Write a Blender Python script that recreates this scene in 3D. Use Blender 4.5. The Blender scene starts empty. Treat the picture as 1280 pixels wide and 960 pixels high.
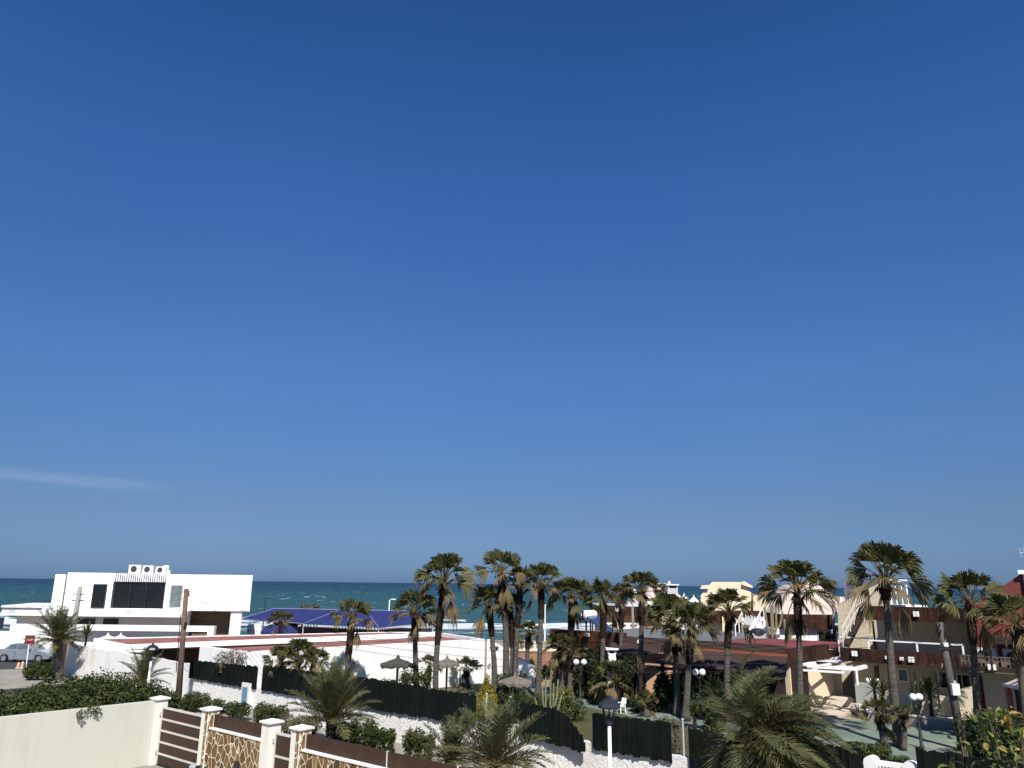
import bpy, math, random
from math import sin, cos, tan, atan, radians, pi, sqrt, floor
from mathutils import Vector, Matrix

C = bpy.context.scene.collection
RND = random.Random(7)

# ------------------------------------------------------------------ camera
F, HZ, ROLL, H = 962.0, 730.0, 0.0115, 6.5      # focal length in photo pixels, horizon row, roll, eye height
P = atan((HZ - 480) / F)
cam_d = bpy.data.cameras.new('camera'); cam = bpy.data.objects.new('camera', cam_d); C.objects.link(cam)
cam_d.sensor_width = 36; cam_d.lens = F / 1280 * 36; cam_d.clip_end = 60000; cam_d.clip_start = 0.1
R0 = Vector((1, 0, 0)); U0 = Vector((0, -sin(P), cos(P))); FW = Vector((0, cos(P), sin(P)))
cr, sr = cos(ROLL), sin(ROLL)
RX = R0 * cr + U0 * sr; UY = U0 * cr - R0 * sr
cam.matrix_world = Matrix(((RX.x, UY.x, -FW.x, 0), (RX.y, UY.y, -FW.y, 0), (RX.z, UY.z, -FW.z, H), (0, 0, 0, 1)))
bpy.context.scene.camera = cam

# ------------------------------------------------------------------ surveying: from the photo to the ground plan
def ray(px, py):
    x = (px - 640) / F; y = -(py - 480) / F
    return Vector((x * cr - y * sr, cos(P) - (x * sr + y * cr) * sin(P), sin(P) + (x * sr + y * cr) * cos(P)))
def gp(px, py, z=0.0):
    d = ray(px, py); t = (z - H) / d.z; return Vector((d.x * t, d.y * t, z))
def dp(px, py, Y):
    d = ray(px, py); t = Y / d.y; return Vector((d.x * t, Y, H + d.z * t))
TH = radians(-39.9); AX, AY = -17.78, 46.0            # the street: s runs along the garden wall, w away from the street
UV = Vector((cos(TH), sin(TH), 0)); VV = Vector((-sin(TH), cos(TH), 0)); A0 = Vector((AX, AY, 0))
def S(s, w, z=0.0): return A0 + UV * s + VV * w + Vector((0, 0, z))
def SW(p):
    d = p - A0; return d.dot(UV), d.dot(VV)
def W(px, py, w):                                     # (s, z) where a sight line meets the plane at distance w
    d = ray(px, py); t = (w + A0.dot(VV)) / d.dot(VV)
    return (d * t - A0).dot(UV), H + d.z * t
def onw(px, w, py=860): return W(px, py, w)[0]

# ------------------------------------------------------------------ materials
MATS = {}
def nodes_of(name):
    m = bpy.data.materials.new(name); m.use_nodes = True
    nt = m.node_tree; b = nt.nodes['Principled BSDF']; MATS[name] = m
    return m, nt, b
def N(nt, t, **k):
    n = nt.nodes.new(t)
    for a, v in k.items():
        if a.startswith('i_'): n.inputs[a[2:].replace('_', ' ')].default_value = v
        else: setattr(n, a, v)
    return n
def LK(nt, a, b): nt.links.new(a, b)
def ramp(nt, fac, stops):
    r = N(nt, 'ShaderNodeValToRGB')
    e = r.color_ramp.elements
    while len(e) < len(stops): e.new(0.5)
    for el, (p, c) in zip(e, stops):
        el.position = p; el.color = (*c, 1) if len(c) == 3 else c
    LK(nt, fac, r.inputs[0]); return r.outputs[0]
def tex(nt, scale, detail=4, rough=0.6, vec=None, coord='Object'):
    n = N(nt, 'ShaderNodeTexNoise'); n.inputs['Scale'].default_value = scale
    n.inputs['Detail'].default_value = detail; n.inputs['Roughness'].default_value = rough
    if vec is None:
        tc = N(nt, 'ShaderNodeTexCoord'); vec = tc.outputs[coord]
    LK(nt, vec, n.inputs['Vector']); return n.outputs['Fac']
def mapped(nt, scale, coord='Object', rot=(0, 0, 0)):
    tc = N(nt, 'ShaderNodeTexCoord'); mp = N(nt, 'ShaderNodeMapping')
    mp.inputs['Scale'].default_value = scale; mp.inputs['Rotation'].default_value = rot
    LK(nt, tc.outputs[coord], mp.inputs['Vector']); return mp.outputs[0]
def bump(nt, b, h, dist, strength=1.0):
    n = N(nt, 'ShaderNodeBump'); n.inputs['Distance'].default_value = dist; n.inputs['Strength'].default_value = strength
    LK(nt, h, n.inputs['Height']); LK(nt, n.outputs[0], b.inputs['Normal'])
def mixc(nt, fac, a, b, mode='MIX'):
    n = N(nt, 'ShaderNodeMix', data_type='RGBA', blend_type=mode)
    if isinstance(fac, (int, float)): n.inputs[0].default_value = fac
    else: LK(nt, fac, n.inputs[0])
    for k, v in ((6, a), (7, b)):
        if isinstance(v, tuple): n.inputs[k].default_value = (*v[:3], 1)
        else: LK(nt, v, n.inputs[k])
    return n.outputs[2]
def basic(name, col, rough=0.8, var=0.12, vscale=1.5, bscale=0, bdist=0.01, metal=0, spec=0.3, fine=0.0):
    m, nt, b = nodes_of(name)
    dk = tuple(c * (1 - var) for c in col); lt = tuple(min(1, c * (1 + var * 0.6)) for c in col)
    c = ramp(nt, tex(nt, vscale, 6, 0.65), [(0.3, dk), (0.7, lt)])
    if fine:
        c = mixc(nt, 1.0, c, ramp(nt, tex(nt, 22, 3, 0.7), [(0.3, (1 - fine,) * 3), (0.7, (1, 1, 1))]), 'MULTIPLY')
    LK(nt, c, b.inputs['Base Color'])
    b.inputs['Roughness'].default_value = rough; b.inputs['Metallic'].default_value = metal
    b.inputs['Specular IOR Level'].default_value = spec
    if bscale: bump(nt, b, tex(nt, bscale, 5, 0.7), bdist)
    return m
def stained(name, col, stain, bscale, bdist, spots=0.0):
    m, nt, b = nodes_of(name)
    v = mapped(nt, (1, 1, 0.18))
    f = tex(nt, 0.9, 6, 0.7, v)
    c = ramp(nt, f, [(0.26, stain), (0.48, col)])
    if spots:
        c = mixc(nt, ramp(nt, tex(nt, 6, 5, 0.75), [(0.60, (0, 0, 0)), (0.70, (spots,) * 3)]), c, stain)
    LK(nt, c, b.inputs['Base Color']); b.inputs['Roughness'].default_value = 0.9
    b.inputs['Specular IOR Level'].default_value = 0.2
    bump(nt, b, tex(nt, bscale, 6, 0.75), bdist)
    return m
stained('white_plaster', (0.80, 0.80, 0.78), (0.60, 0.59, 0.56), 30, 0.006, 0.25)
stained('white_stucco', (0.80, 0.79, 0.75), (0.62, 0.58, 0.50), 7.5, 0.09, 0.5)
stained('yard_wall', (0.53, 0.53, 0.45), (0.44, 0.425, 0.34), 25, 0.008, 0.22)
stained('pier_plaster', (0.72, 0.70, 0.62), (0.52, 0.48, 0.39), 25, 0.008, 0.4)
stained('cream_plaster', (0.66, 0.56, 0.40), (0.55, 0.46, 0.33), 20, 0.01)
stained('yellow_plaster', (0.75, 0.68, 0.36), (0.62, 0.56, 0.32), 20, 0.01)
stained('tan_plaster', (0.58, 0.515, 0.405), (0.48, 0.42, 0.33), 16, 0.012)
stained('peach_plaster', (0.58, 0.36, 0.23), (0.45, 0.27, 0.18), 9, 0.03, 0.3)
stained('pink_concrete', (0.50, 0.42, 0.37), (0.37, 0.31, 0.27), 5, 0.04, 0.6)
stained('beige_stone', (0.44, 0.38, 0.28), (0.31, 0.26, 0.18), 5, 0.10, 0.7)
stained('red_stucco', (0.215, 0.062, 0.052), (0.14, 0.042, 0.036), 5, 0.16, 0.6)
stained('grey_plaster', (0.34, 0.35, 0.34), (0.27, 0.28, 0.27), 14, 0.01)
basic('red_roof', (0.30, 0.125, 0.10), 0.85, 0.40, 0.7, 20, 0.01, fine=0.25)
basic('red_terrace', (0.22, 0.050, 0.050), 0.6, 0.3, 0.5, 8, 0.01, fine=0.2)
basic('grey_roof', (0.15, 0.165, 0.16), 0.85, 0.25, 0.5, 14, 0.01, fine=0.2)
basic('brown_roof', (0.060, 0.036, 0.030), 0.75, 0.25, 0.9, 18, 0.012, fine=0.35)
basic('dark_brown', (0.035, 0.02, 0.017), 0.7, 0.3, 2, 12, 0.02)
basic('rust_edge', (0.30, 0.10, 0.05), 0.7, 0.3, 2)
basic('brown_board', (0.055, 0.028, 0.017), 0.6, 0.35, 3, 30, 0.004, fine=0.25)
basic('light_metal', (0.55, 0.53, 0.47), 0.45, 0.1, 3, metal=0.0)
basic('white_paint', (0.80, 0.80, 0.78), 0.5, 0.06, 3)
basic('grey_paint', (0.40, 0.42, 0.43), 0.5, 0.1, 3)
basic('dark_metal', (0.02, 0.022, 0.03), 0.4, 0.2, 3, spec=0.5)
basic('blue_door', (0.14, 0.25, 0.33), 0.5, 0.12, 3)
basic('wood_pole', (0.16, 0.10, 0.075), 0.85, 0.35, 5, 25, 0.01, fine=0.3)
basic('grey_pole', (0.30, 0.28, 0.245), 0.9, 0.2, 3, 20, 0.008, fine=0.2)
basic('weathered_pole', (0.095, 0.086, 0.077), 0.9, 0.3, 4, 20, 0.01, fine=0.3)
basic('globe_white', (0.85, 0.85, 0.83), 0.3, 0.03, 3, spec=0.5)
basic('thatch_dark', (0.060, 0.057, 0.045), 0.95, 0.4, 6, 30, 0.03)
basic('thatch_grey', (0.17, 0.14, 0.115), 0.95, 0.3, 6, 30, 0.03)
basic('asphalt', (0.055, 0.055, 0.055), 0.9, 0.25, 0.6, 40, 0.006, fine=0.25)
basic('kerb_stone', (0.42, 0.40, 0.35), 0.9, 0.2, 1.5, 20, 0.01)
basic('sand_ground', (0.34, 0.28, 0.20), 0.95, 0.25, 0.25, 8, 0.03, fine=0.25)
basic('gravel', (0.33, 0.31, 0.26), 0.95, 0.25, 0.8, 14, 0.04, fine=0.35)
basic('patio_pale', (0.50, 0.43, 0.36), 0.9, 0.15, 0.8, 10, 0.01)
basic('kerb_peach', (0.50, 0.36, 0.25), 0.9, 0.3, 1.2, 9, 0.03, fine=0.3)
basic('rock_pale', (0.48, 0.44, 0.37), 0.9, 0.25, 2, 6, 0.06)
basic('blue_canvas', (0.019, 0.026, 0.118), 0.85, 0.18, 0.35, 6, 0.01)
basic('blue_piping', (0.30, 0.30, 0.46), 0.8, 0.06, 2)
basic('white_trim', (0.72, 0.72, 0.74), 0.8, 0.06, 2)
basic('silver_paint', (0.25, 0.285, 0.33), 0.28, 0.04, 2, metal=0.35, spec=0.6)
basic('black_rubber', (0.014, 0.014, 0.014), 0.8, 0.2, 5)
basic('chrome', (0.55, 0.56, 0.58), 0.25, 0.05, 3, metal=0.8)
basic('red_sign', (0.19, 0.008, 0.016), 0.5, 0.15, 2)
basic('sign_dark', (0.07, 0.03, 0.035), 0.6, 0.2, 3)
basic('peach_post', (0.62, 0.42, 0.28), 0.8, 0.15, 3)
basic('ac_white', (0.74, 0.74, 0.72), 0.5, 0.06, 3)
basic('solar_blue', (0.035, 0.055, 0.11), 0.15, 0.2, 2, spec=0.6)
basic('cactus_dry', (0.20, 0.175, 0.10), 0.85, 0.3, 4, 30, 0.01)
basic('cactus_green', (0.17, 0.19, 0.10), 0.7, 0.25, 4, 30, 0.01)
basic('twig_brown', (0.13, 0.10, 0.075), 0.9, 0.3, 4)
basic('seat_brown', (0.09, 0.05, 0.03), 0.7, 0.3, 4)
basic('gazebo_red', (0.24, 0.075, 0.07), 0.6, 0.2, 3)
basic('tent_grey', (0.42, 0.42, 0.44), 0.85, 0.1, 1)
def glass(name, col, rough=0.08):
    m, nt, b = nodes_of(name)
    c = ramp(nt, tex(nt, 0.8, 3), [(0.3, tuple(v * 0.6 for v in col)), (0.7, col)])
    LK(nt, c, b.inputs['Base Color']); b.inputs['Roughness'].default_value = rough; b.inputs['Specular IOR Level'].default_value = 0.5
glass('dark_glass', (0.012, 0.014, 0.015)); glass('pale_glass', (0.16, 0.20, 0.20)); glass('car_glass', (0.10, 0.14, 0.15), 0.05)

def masonry():                                   # fieldstones set in pale mortar
    m, nt, b = nodes_of('stone_wall')
    v = mapped(nt, (3.9, 3.9, 2.9))
    nz = N(nt, 'ShaderNodeTexNoise'); nz.inputs['Scale'].default_value = 2.0; LK(nt, v, nz.inputs['Vector'])
    ad = N(nt, 'ShaderNodeMixRGB'); ad.blend_type = 'ADD'; ad.inputs[0].default_value = 0.30
    LK(nt, v, ad.inputs[1]); LK(nt, nz.outputs['Color'], ad.inputs[2])
    v1 = N(nt, 'ShaderNodeTexVoronoi', feature='F1'); v1.inputs['Scale'].default_value = 1.0
    v2 = N(nt, 'ShaderNodeTexVoronoi', feature='DISTANCE_TO_EDGE'); v2.inputs['Scale'].default_value = 1.0
    LK(nt, ad.outputs[0], v1.inputs['Vector']); LK(nt, ad.outputs[0], v2.inputs['Vector'])
    sx = N(nt, 'ShaderNodeSeparateColor'); LK(nt, v1.outputs['Color'], sx.inputs[0])
    stone = ramp(nt, sx.outputs[0], [(0.0, (0.085, 0.045, 0.016)), (0.5, (0.16, 0.09, 0.03)), (1.0, (0.26, 0.16, 0.06))])
    stone = mixc(nt, 1.0, stone, ramp(nt, tex(nt, 9, 5, 0.7), [(0.3, (0.6, 0.6, 0.6)), (0.7, (1.15, 1.1, 1.0))]), 'MULTIPLY')
    f = ramp(nt, v2.outputs['Distance'], [(0.030, (0, 0, 0)), (0.055, (1, 1, 1))])
    LK(nt, mixc(nt, f, (0.70, 0.62, 0.45), stone), b.inputs['Base Color']); b.inputs['Roughness'].default_value = 0.9
    bump(nt, b, f, 0.03, 0.8)
masonry()
def shingle(name, c1, c2, sc):                   # upright weathered shingles / reeds
    m, nt, b = nodes_of(name)
    v = mapped(nt, (sc, sc, 0.9))
    f = tex(nt, 1.0, 5, 0.75, v)
    c = ramp(nt, f, [(0.32, c1), (0.68, c2)])
    c = mixc(nt, 1.0, c, ramp(nt, tex(nt, 0.7, 4, 0.6), [(0.34, (0.5, 0.5, 0.55)), (0.66, (1.6, 1.25, 1.0))]), 'MULTIPLY')
    LK(nt, c, b.inputs['Base Color']); b.inputs['Roughness'].default_value = 0.9; b.inputs['Specular IOR Level'].default_value = 0.12
    bump(nt, b, f, 0.04)
shingle('brown_shingle', (0.011, 0.0065, 0.006), (0.060, 0.032, 0.025), 5.0)
shingle('fence_green', (0.0015, 0.0032, 0.0034), (0.0085, 0.0155, 0.0148), 9.0)
shingle('brick_shingle', (0.022, 0.010, 0.008), (0.085, 0.040, 0.029), 3.0)
def brickish():
    m, nt, b = nodes_of('brown_ashlar')
    v = mapped(nt, (2.2, 2.2, 5))
    f = tex(nt, 1.0, 5, 0.8, v)
    LK(nt, ramp(nt, f, [(0.3, (0.09, 0.06, 0.036)), (0.7, (0.21, 0.15, 0.085))]), b.inputs['Base Color']); b.inputs['Roughness'].default_value = 0.9
    bump(nt, b, f, 0.03)
    m, nt, b = nodes_of('terracotta_wall')
    v = mapped(nt, (1.5, 1.5, 6))
    f = tex(nt, 1.0, 5, 0.8, v)
    LK(nt, ramp(nt, f, [(0.3, (0.17, 0.085, 0.055)), (0.7, (0.33, 0.19, 0.13))]), b.inputs['Base Color']); b.inputs['Roughness'].default_value = 0.9
    bump(nt, b, f, 0.03)
brickish()
def leafmat(name, stops, transl=0.22, rough=0.5):
    m, nt, b = nodes_of(name)
    at = N(nt, 'ShaderNodeAttribute', attribute_name='tint')
    c = ramp(nt, at.outputs['Fac'], stops)
    c = mixc(nt, 1.0, c, ramp(nt, tex(nt, 3, 3), [(0.3, (0.75, 0.75, 0.75)), (0.7, (1.15, 1.15, 1.1))]), 'MULTIPLY')
    LK(nt, c, b.inputs['Base Color']); b.inputs['Roughness'].default_value = rough; b.inputs['Specular IOR Level'].default_value = 0.18
    tr = N(nt, 'ShaderNodeBsdfTranslucent'); LK(nt, c, tr.inputs['Color'])
    mx = N(nt, 'ShaderNodeMixShader'); mx.inputs[0].default_value = transl
    LK(nt, b.outputs[0], mx.inputs[1]); LK(nt, tr.outputs[0], mx.inputs[2])
    LK(nt, mx.outputs[0], nt.nodes['Material Output'].inputs['Surface'])
leafmat('fan_leaf', [(0.0, (0.034, 0.042, 0.014)), (0.42, (0.090, 0.090, 0.030)), (0.7, (0.155, 0.122, 0.052)), (1.0, (0.18, 0.12, 0.066))])
leafmat('date_leaf', [(0.0, (0.050, 0.064, 0.030)), (0.5, (0.110, 0.122, 0.052)), (0.8, (0.18, 0.15, 0.062)), (1.0, (0.24, 0.15, 0.06))])
leafmat('shrub_leaf', [(0.0, (0.017, 0.030, 0.009)), (0.6, (0.055, 0.072, 0.017)), (1.0, (0.105, 0.115, 0.034))])
leafmat('dark_leaf', [(0.0, (0.014, 0.024, 0.010)), (0.6, (0.032, 0.050, 0.016)), (1.0, (0.07, 0.09, 0.03))])
leafmat('grey_leaf', [(0.0, (0.07, 0.07, 0.045)), (0.6, (0.12, 0.115, 0.075)), (1.0, (0.22, 0.19, 0.14))])
leafmat('golden_leaf', [(0.0, (0.10, 0.105, 0.014)), (0.5, (0.25, 0.21, 0.02)), (1.0, (0.42, 0.29, 0.04))])
leafmat('lime_leaf', [(0.0, (0.085, 0.12, 0.03)), (0.6, (0.20, 0.21, 0.055)), (1.0, (0.48, 0.30, 0.08))], 0.3)
leafmat('yucca_leaf', [(0.0, (0.030, 0.045, 0.016)), (0.5, (0.075, 0.090, 0.028)), (1.0, (0.19, 0.15, 0.06))])
leafmat('dry_leaf', [(0.0, (0.05, 0.05, 0.022)), (0.5, (0.12, 0.085, 0.05)), (1.0, (0.24, 0.14, 0.12))])
leafmat('thatch_skirt', [(0.0, (0.014, 0.010, 0.008)), (0.6, (0.040, 0.026, 0.018)), (1.0, (0.11, 0.065, 0.04))], 0.05, 0.9)
def trunkmat():
    m, nt, b = nodes_of('palm_bark')
    v = mapped(nt, (2, 2, 14))
    f = tex(nt, 1.0, 5, 0.7, v)
    g = tex(nt, 0.8, 4, 0.6)
    c = ramp(nt, f, [(0.3, (0.034, 0.030, 0.026)), (0.7, (0.112, 0.097, 0.083))])
    c = mixc(nt, ramp(nt, g, [(0.55, (0, 0, 0)), (0.75, (0.5, 0.5, 0.5))]), c, (0.14, 0.075, 0.05))
    LK(nt, c, b.inputs['Base Color']); b.inputs['Roughness'].default_value = 0.95
    bump(nt, b, f, 0.03)
trunkmat()
def groundmats():
    m, nt, b = nodes_of('lawn_grass')
    c = ramp(nt, tex(nt, 0.6, 6, 0.7), [(0.3, (0.045, 0.060, 0.016)), (0.55, (0.095, 0.095, 0.03)), (0.75, (0.17, 0.14, 0.055))])
    c = mixc(nt, 1.0, c, ramp(nt, tex(nt, 12, 4, 0.8), [(0.3, (0.5, 0.5, 0.5)), (0.7, (1.25, 1.2, 1.1))]), 'MULTIPLY')
    LK(nt, c, b.inputs['Base Color']); b.inputs['Roughness'].default_value = 0.95
    bump(nt, b, tex(nt, 14, 4, 0.8), 0.08)
    m, nt, b = nodes_of('green_pavement')
    c = ramp(nt, tex(nt, 0.35, 6, 0.65), [(0.3, (0.095, 0.145, 0.115)), (0.55, (0.16, 0.20, 0.155)), (0.75, (0.27, 0.265, 0.21))])
    c = mixc(nt, 1.0, c, ramp(nt, tex(nt, 9, 4, 0.8), [(0.3, (0.8, 0.8, 0.8)), (0.7, (1.1, 1.1, 1.1))]), 'MULTIPLY')
    LK(nt, c, b.inputs['Base Color']); b.inputs['Roughness'].default_value = 0.85
    # sea
    m, nt, b = nodes_of('sea_water')
    tc = N(nt, 'ShaderNodeTexCoord'); sp = N(nt, 'ShaderNodeSeparateXYZ'); LK(nt, tc.outputs['Object'], sp.inputs[0])
    lg = N(nt, 'ShaderNodeMath', operation='LOGARITHM'); LK(nt, sp.outputs['Y'], lg.inputs[0]); lg.inputs[1].default_value = 10
    nz = tex(nt, 1.0, 5, 0.65, mapped(nt, (0.006, 0.02, 1)))
    ml = N(nt, 'ShaderNodeMath', operation='MULTIPLY_ADD'); LK(nt, nz, ml.inputs[0]); ml.inputs[1].default_value = 0.7; LK(nt, lg.outputs[0], ml.inputs[2])
    sc = N(nt, 'ShaderNodeMapRange'); sc.inputs[1].default_value = 2.3; sc.inputs[2].default_value = 4.0; LK(nt, ml.outputs[0], sc.inputs[0])
    col = ramp(nt, sc.outputs[0], [(0.0, (0.048, 0.108, 0.100)), (0.10, (0.034, 0.090, 0.088)), (0.40, (0.020, 0.070, 0.076)), (0.66, (0.012, 0.042, 0.068)), (1.0, (0.009, 0.032, 0.058))])
    col = mixc(nt, 1.0, col, ramp(nt, tex(nt, 1.0, 4, 0.7, mapped(nt, (0.05, 0.16, 1))), [(0.3, (0.60, 0.66, 0.70)), (0.7, (1.28, 1.22, 1.16))]), 'MULTIPLY')
    caps = ramp(nt, tex(nt, 1.0, 3, 0.55, mapped(nt, (0.26, 0.065, 1))), [(0.665, (0, 0, 0)), (0.72, (0.8, 0.8, 0.8))])
    at = N(nt, 'ShaderNodeAttribute', attribute_name='foam')
    fn = tex(nt, 1.0, 6, 0.75, mapped(nt, (0.16, 0.45, 1)))
    fa0 = N(nt, 'ShaderNodeMath', operation='MULTIPLY_ADD'); LK(nt, fn, fa0.inputs[0]); fa0.inputs[1].default_value = 1.9; fa0.inputs[2].default_value = -0.45
    fa = N(nt, 'ShaderNodeMath', operation='ADD'); LK(nt, at.outputs['Fac'], fa.inputs[0]); LK(nt, fa0.outputs[0], fa.inputs[1])
    foam = ramp(nt, fa.outputs[0], [(0.84, (0, 0, 0)), (0.98, (0.35, 0.35, 0.35)), (1.14, (1, 1, 1))])
    mx = N(nt, 'ShaderNodeMix', data_type='RGBA', blend_type='LIGHTEN'); mx.inputs[0].default_value = 1
    LK(nt, caps, mx.inputs[6]); LK(nt, foam, mx.inputs[7])
    LK(nt, mixc(nt, mx.outputs[2], col, (0.60, 0.63, 0.66)), b.inputs['Base Color'])
    b.inputs['Roughness'].default_value = 0.45; b.inputs['Specular IOR Level'].default_value = 0.16
    bump(nt, b, tex(nt, 1.0, 6, 0.7, mapped(nt, (0.25, 0.5, 1))), 0.9, 0.8)
    # fine reed fence sheet with lattice
    m, nt, b = nodes_of('lattice_brick')
    br = N(nt, 'ShaderNodeTexChecker'); br.inputs['Scale'].default_value = 1
    LK(nt, mapped(nt, (8.5, 8.5, 8.5)), br.inputs['Vector'])
    LK(nt, mixc(nt, br.outputs['Fac'], (0.022, 0.014, 0.012), (0.085, 0.05, 0.042)), b.inputs['Base Color']); b.inputs['Roughness'].default_value = 0.8
groundmats()

# ------------------------------------------------------------------ mesh helpers
class MB:
    def __init__(s): s.v = []; s.f = []; s.t = []
    def add(s, vs, fs, tint=None):
        o = len(s.v); s.v += [Vector(p) for p in vs]; s.f += [tuple(i + o for i in f) for f in fs]
        s.t += [0.5 if tint is None else tint] * len(vs)
    def hexa(s, b, t):                              # bottom ring, top ring of n points (counter-clockwise)
        n = len(b); fs = [tuple(range(n))[::-1], tuple(range(n, 2 * n))]
        fs += [(i, (i + 1) % n, n + (i + 1) % n, n + i) for i in range(n)]
        s.add(list(b) + list(t), fs)
    def box(s, s0, s1, w0, w1, z0, z1):             # a box in street coordinates
        r = [S(s0, w0), S(s1, w0), S(s1, w1), S(s0, w1)]
        s.hexa([p + Vector((0, 0, z0)) for p in r], [p + Vector((0, 0, z1)) for p in r])
    def xbox(s, x0, x1, y0, y1, z0, z1):            # a box along the world axes
        r = [(x0, y0), (x1, y0), (x1, y1), (x0, y1)]
        s.hexa([Vector((*p, z0)) for p in r], [Vector((*p, z1)) for p in r])
    def prism(s, poly, z0, z1):
        a = sum(poly[i][0] * poly[(i + 1) % len(poly)][1] - poly[(i + 1) % len(poly)][0] * poly[i][1] for i in range(len(poly)))
        if a < 0: poly = poly[::-1]
        g = lambda z, i: z[i] if isinstance(z, (list, tuple)) else z
        s.hexa([Vector((p[0], p[1], g(z0, i))) for i, p in enumerate(poly)], [Vector((p[0], p[1], g(z1, i))) for i, p in enumerate(poly)])
    def wall(s, a, b, th, z0, z1, z2=None):         # upright slab from a to b, th metres thick; z1/z2 tops at a and b
        a = Vector((a[0], a[1], 0)); b = Vector((b[0], b[1], 0)); d = (b - a).normalized(); n = Vector((-d.y, d.x, 0)) * th
        z2 = z1 if z2 is None else z2
        r = [a, b, b + n, a + n] if th > 0 else [a + n, b + n, b, a]
        zt = [z1, z2, z2, z1]
        s.hexa([p + Vector((0, 0, z0)) for p in r], [p + Vector((0, 0, z)) for p, z in zip(r, zt)])
    def tube(s, pts, rad, n=8, cap=True, tint=None):
        pts = [Vector(p) for p in pts]; vs = []; fs = []
        for i, p in enumerate(pts):
            d = (pts[min(i + 1, len(pts) - 1)] - pts[max(i - 1, 0)]).normalized()
            x = d.orthogonal().normalized() if abs(d.z) < 0.99 else Vector((1, 0, 0)); x = (x - d * x.dot(d)).normalized()
            if abs(d.z) > 0.5: x = (Vector((1, 0, 0)) - d * d.x).normalized()
            y = d.cross(x); r = rad[i] if isinstance(rad, (list, tuple)) else rad
            for k in range(n):
                a = 2 * pi * k / n; vs.append(p + x * (r * cos(a)) + y * (r * sin(a)))
        for i in range(len(pts) - 1):
            for k in range(n): fs.append((i * n + k, i * n + (k + 1) % n, (i + 1) * n + (k + 1) % n, (i + 1) * n + k))
        if cap: fs += [tuple(range(n))[::-1], tuple(range((len(pts) - 1) * n, len(pts) * n))]
        s.add(vs, fs, tint)
    def lathe(s, c, prof, n=16):                    # (radius, z) profile about a vertical axis
        c = Vector(c); vs = []; fs = []
        for r, z in prof:
            for k in range(n): vs.append(c + Vector((r * cos(2 * pi * k / n), r * sin(2 * pi * k / n), z)))
        for i in range(len(prof) - 1):
            for k in range(n): fs.append((i * n + k, i * n + (k + 1) % n, (i + 1) * n + (k + 1) % n, (i + 1) * n + k))
        fs += [tuple(range(n))[::-1], tuple(range((len(prof) - 1) * n, len(prof) * n))]
        s.add(vs, fs)
    def ball(s, c, r, n=12, m=8):
        s.lathe(c, [(max(0.001, r * sin(pi * i / m)), -r * cos(pi * i / m)) for i in range(m + 1)], n)
    def bar(s, a, b, w, h=None):                    # square bar between two points
        a = Vector(a); b = Vector(b); d = (b - a).normalized(); h = h or w
        y = Vector((0, 0, 1)) - d * d.z
        y = y.normalized() if y.length > 1e-3 else Vector((0, 1, 0)); x = d.cross(y)
        q = [(-w / 2, -h / 2), (w / 2, -h / 2), (w / 2, h / 2), (-w / 2, h / 2)]
        o = [a + x * i + y * j for i, j in q] + [b + x * i + y * j for i, j in q]
        s.add(o, [(0, 1, 2, 3), (7, 6, 5, 4), (0, 4, 5, 1), (1, 5, 6, 2), (2, 6, 7, 3), (3, 7, 4, 0)])
    def build(s, name, mat, parent=None, smooth=False, tint=False, label=None, bevel=0):
        me = bpy.data.meshes.new(name)
        vs = s.v
        if parent is not None:
            inv = world_of(parent).inverted(); vs = [inv @ p for p in vs]
        me.from_pydata([tuple(p) for p in vs], [], s.f); me.update()
        me.materials.append(MATS[mat])
        if smooth: me.polygons.foreach_set('use_smooth', [True] * len(me.polygons))
        if tint:
            at = me.attributes.new('tint', 'FLOAT', 'POINT'); at.data.foreach_set('value', s.t)
        o = bpy.data.objects.new(name, me); C.objects.link(o)
        if parent is not None: o.parent = parent
        if label: o['label'] = label
        if bevel:
            b = o.modifiers.new('bevel', 'BEVEL'); b.width = bevel; b.segments = 2; b.limit_method = 'ANGLE'
        return o
def world_of(o):
    m = Matrix.Translation(o.location) @ o.rotation_euler.to_matrix().to_4x4() @ Matrix.Diagonal((*o.scale, 1))
    return world_of(o.parent) @ m if o.parent else m
def tag(o, label, cat, group=None, kind=None):
    o['label'] = label; o['category'] = cat
    if group: o['group'] = group
    if kind: o['kind'] = kind
    return o
def thing(name, loc, label, cat, group=None, rz=0):
    o = bpy.data.objects.new(name, None); C.objects.link(o); o.empty_display_size = 0.2
    o.location = Vector(loc); o.rotation_euler = (0, 0, rz)
    return tag(o, label, cat, group)
def structure(o): o['kind'] = 'structure'; return o
def one(fn, name, mat, parent=None, **k):
    m = MB(); fn(m); return m.build(name, mat, parent, **k)
def wbox(parent, name, mat, *a, **k): return one(lambda m: m.box(*a), name, mat, parent, **k)
def xbox(parent, name, mat, *a, **k): return one(lambda m: m.xbox(*a), name, mat, parent, **k)

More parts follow.
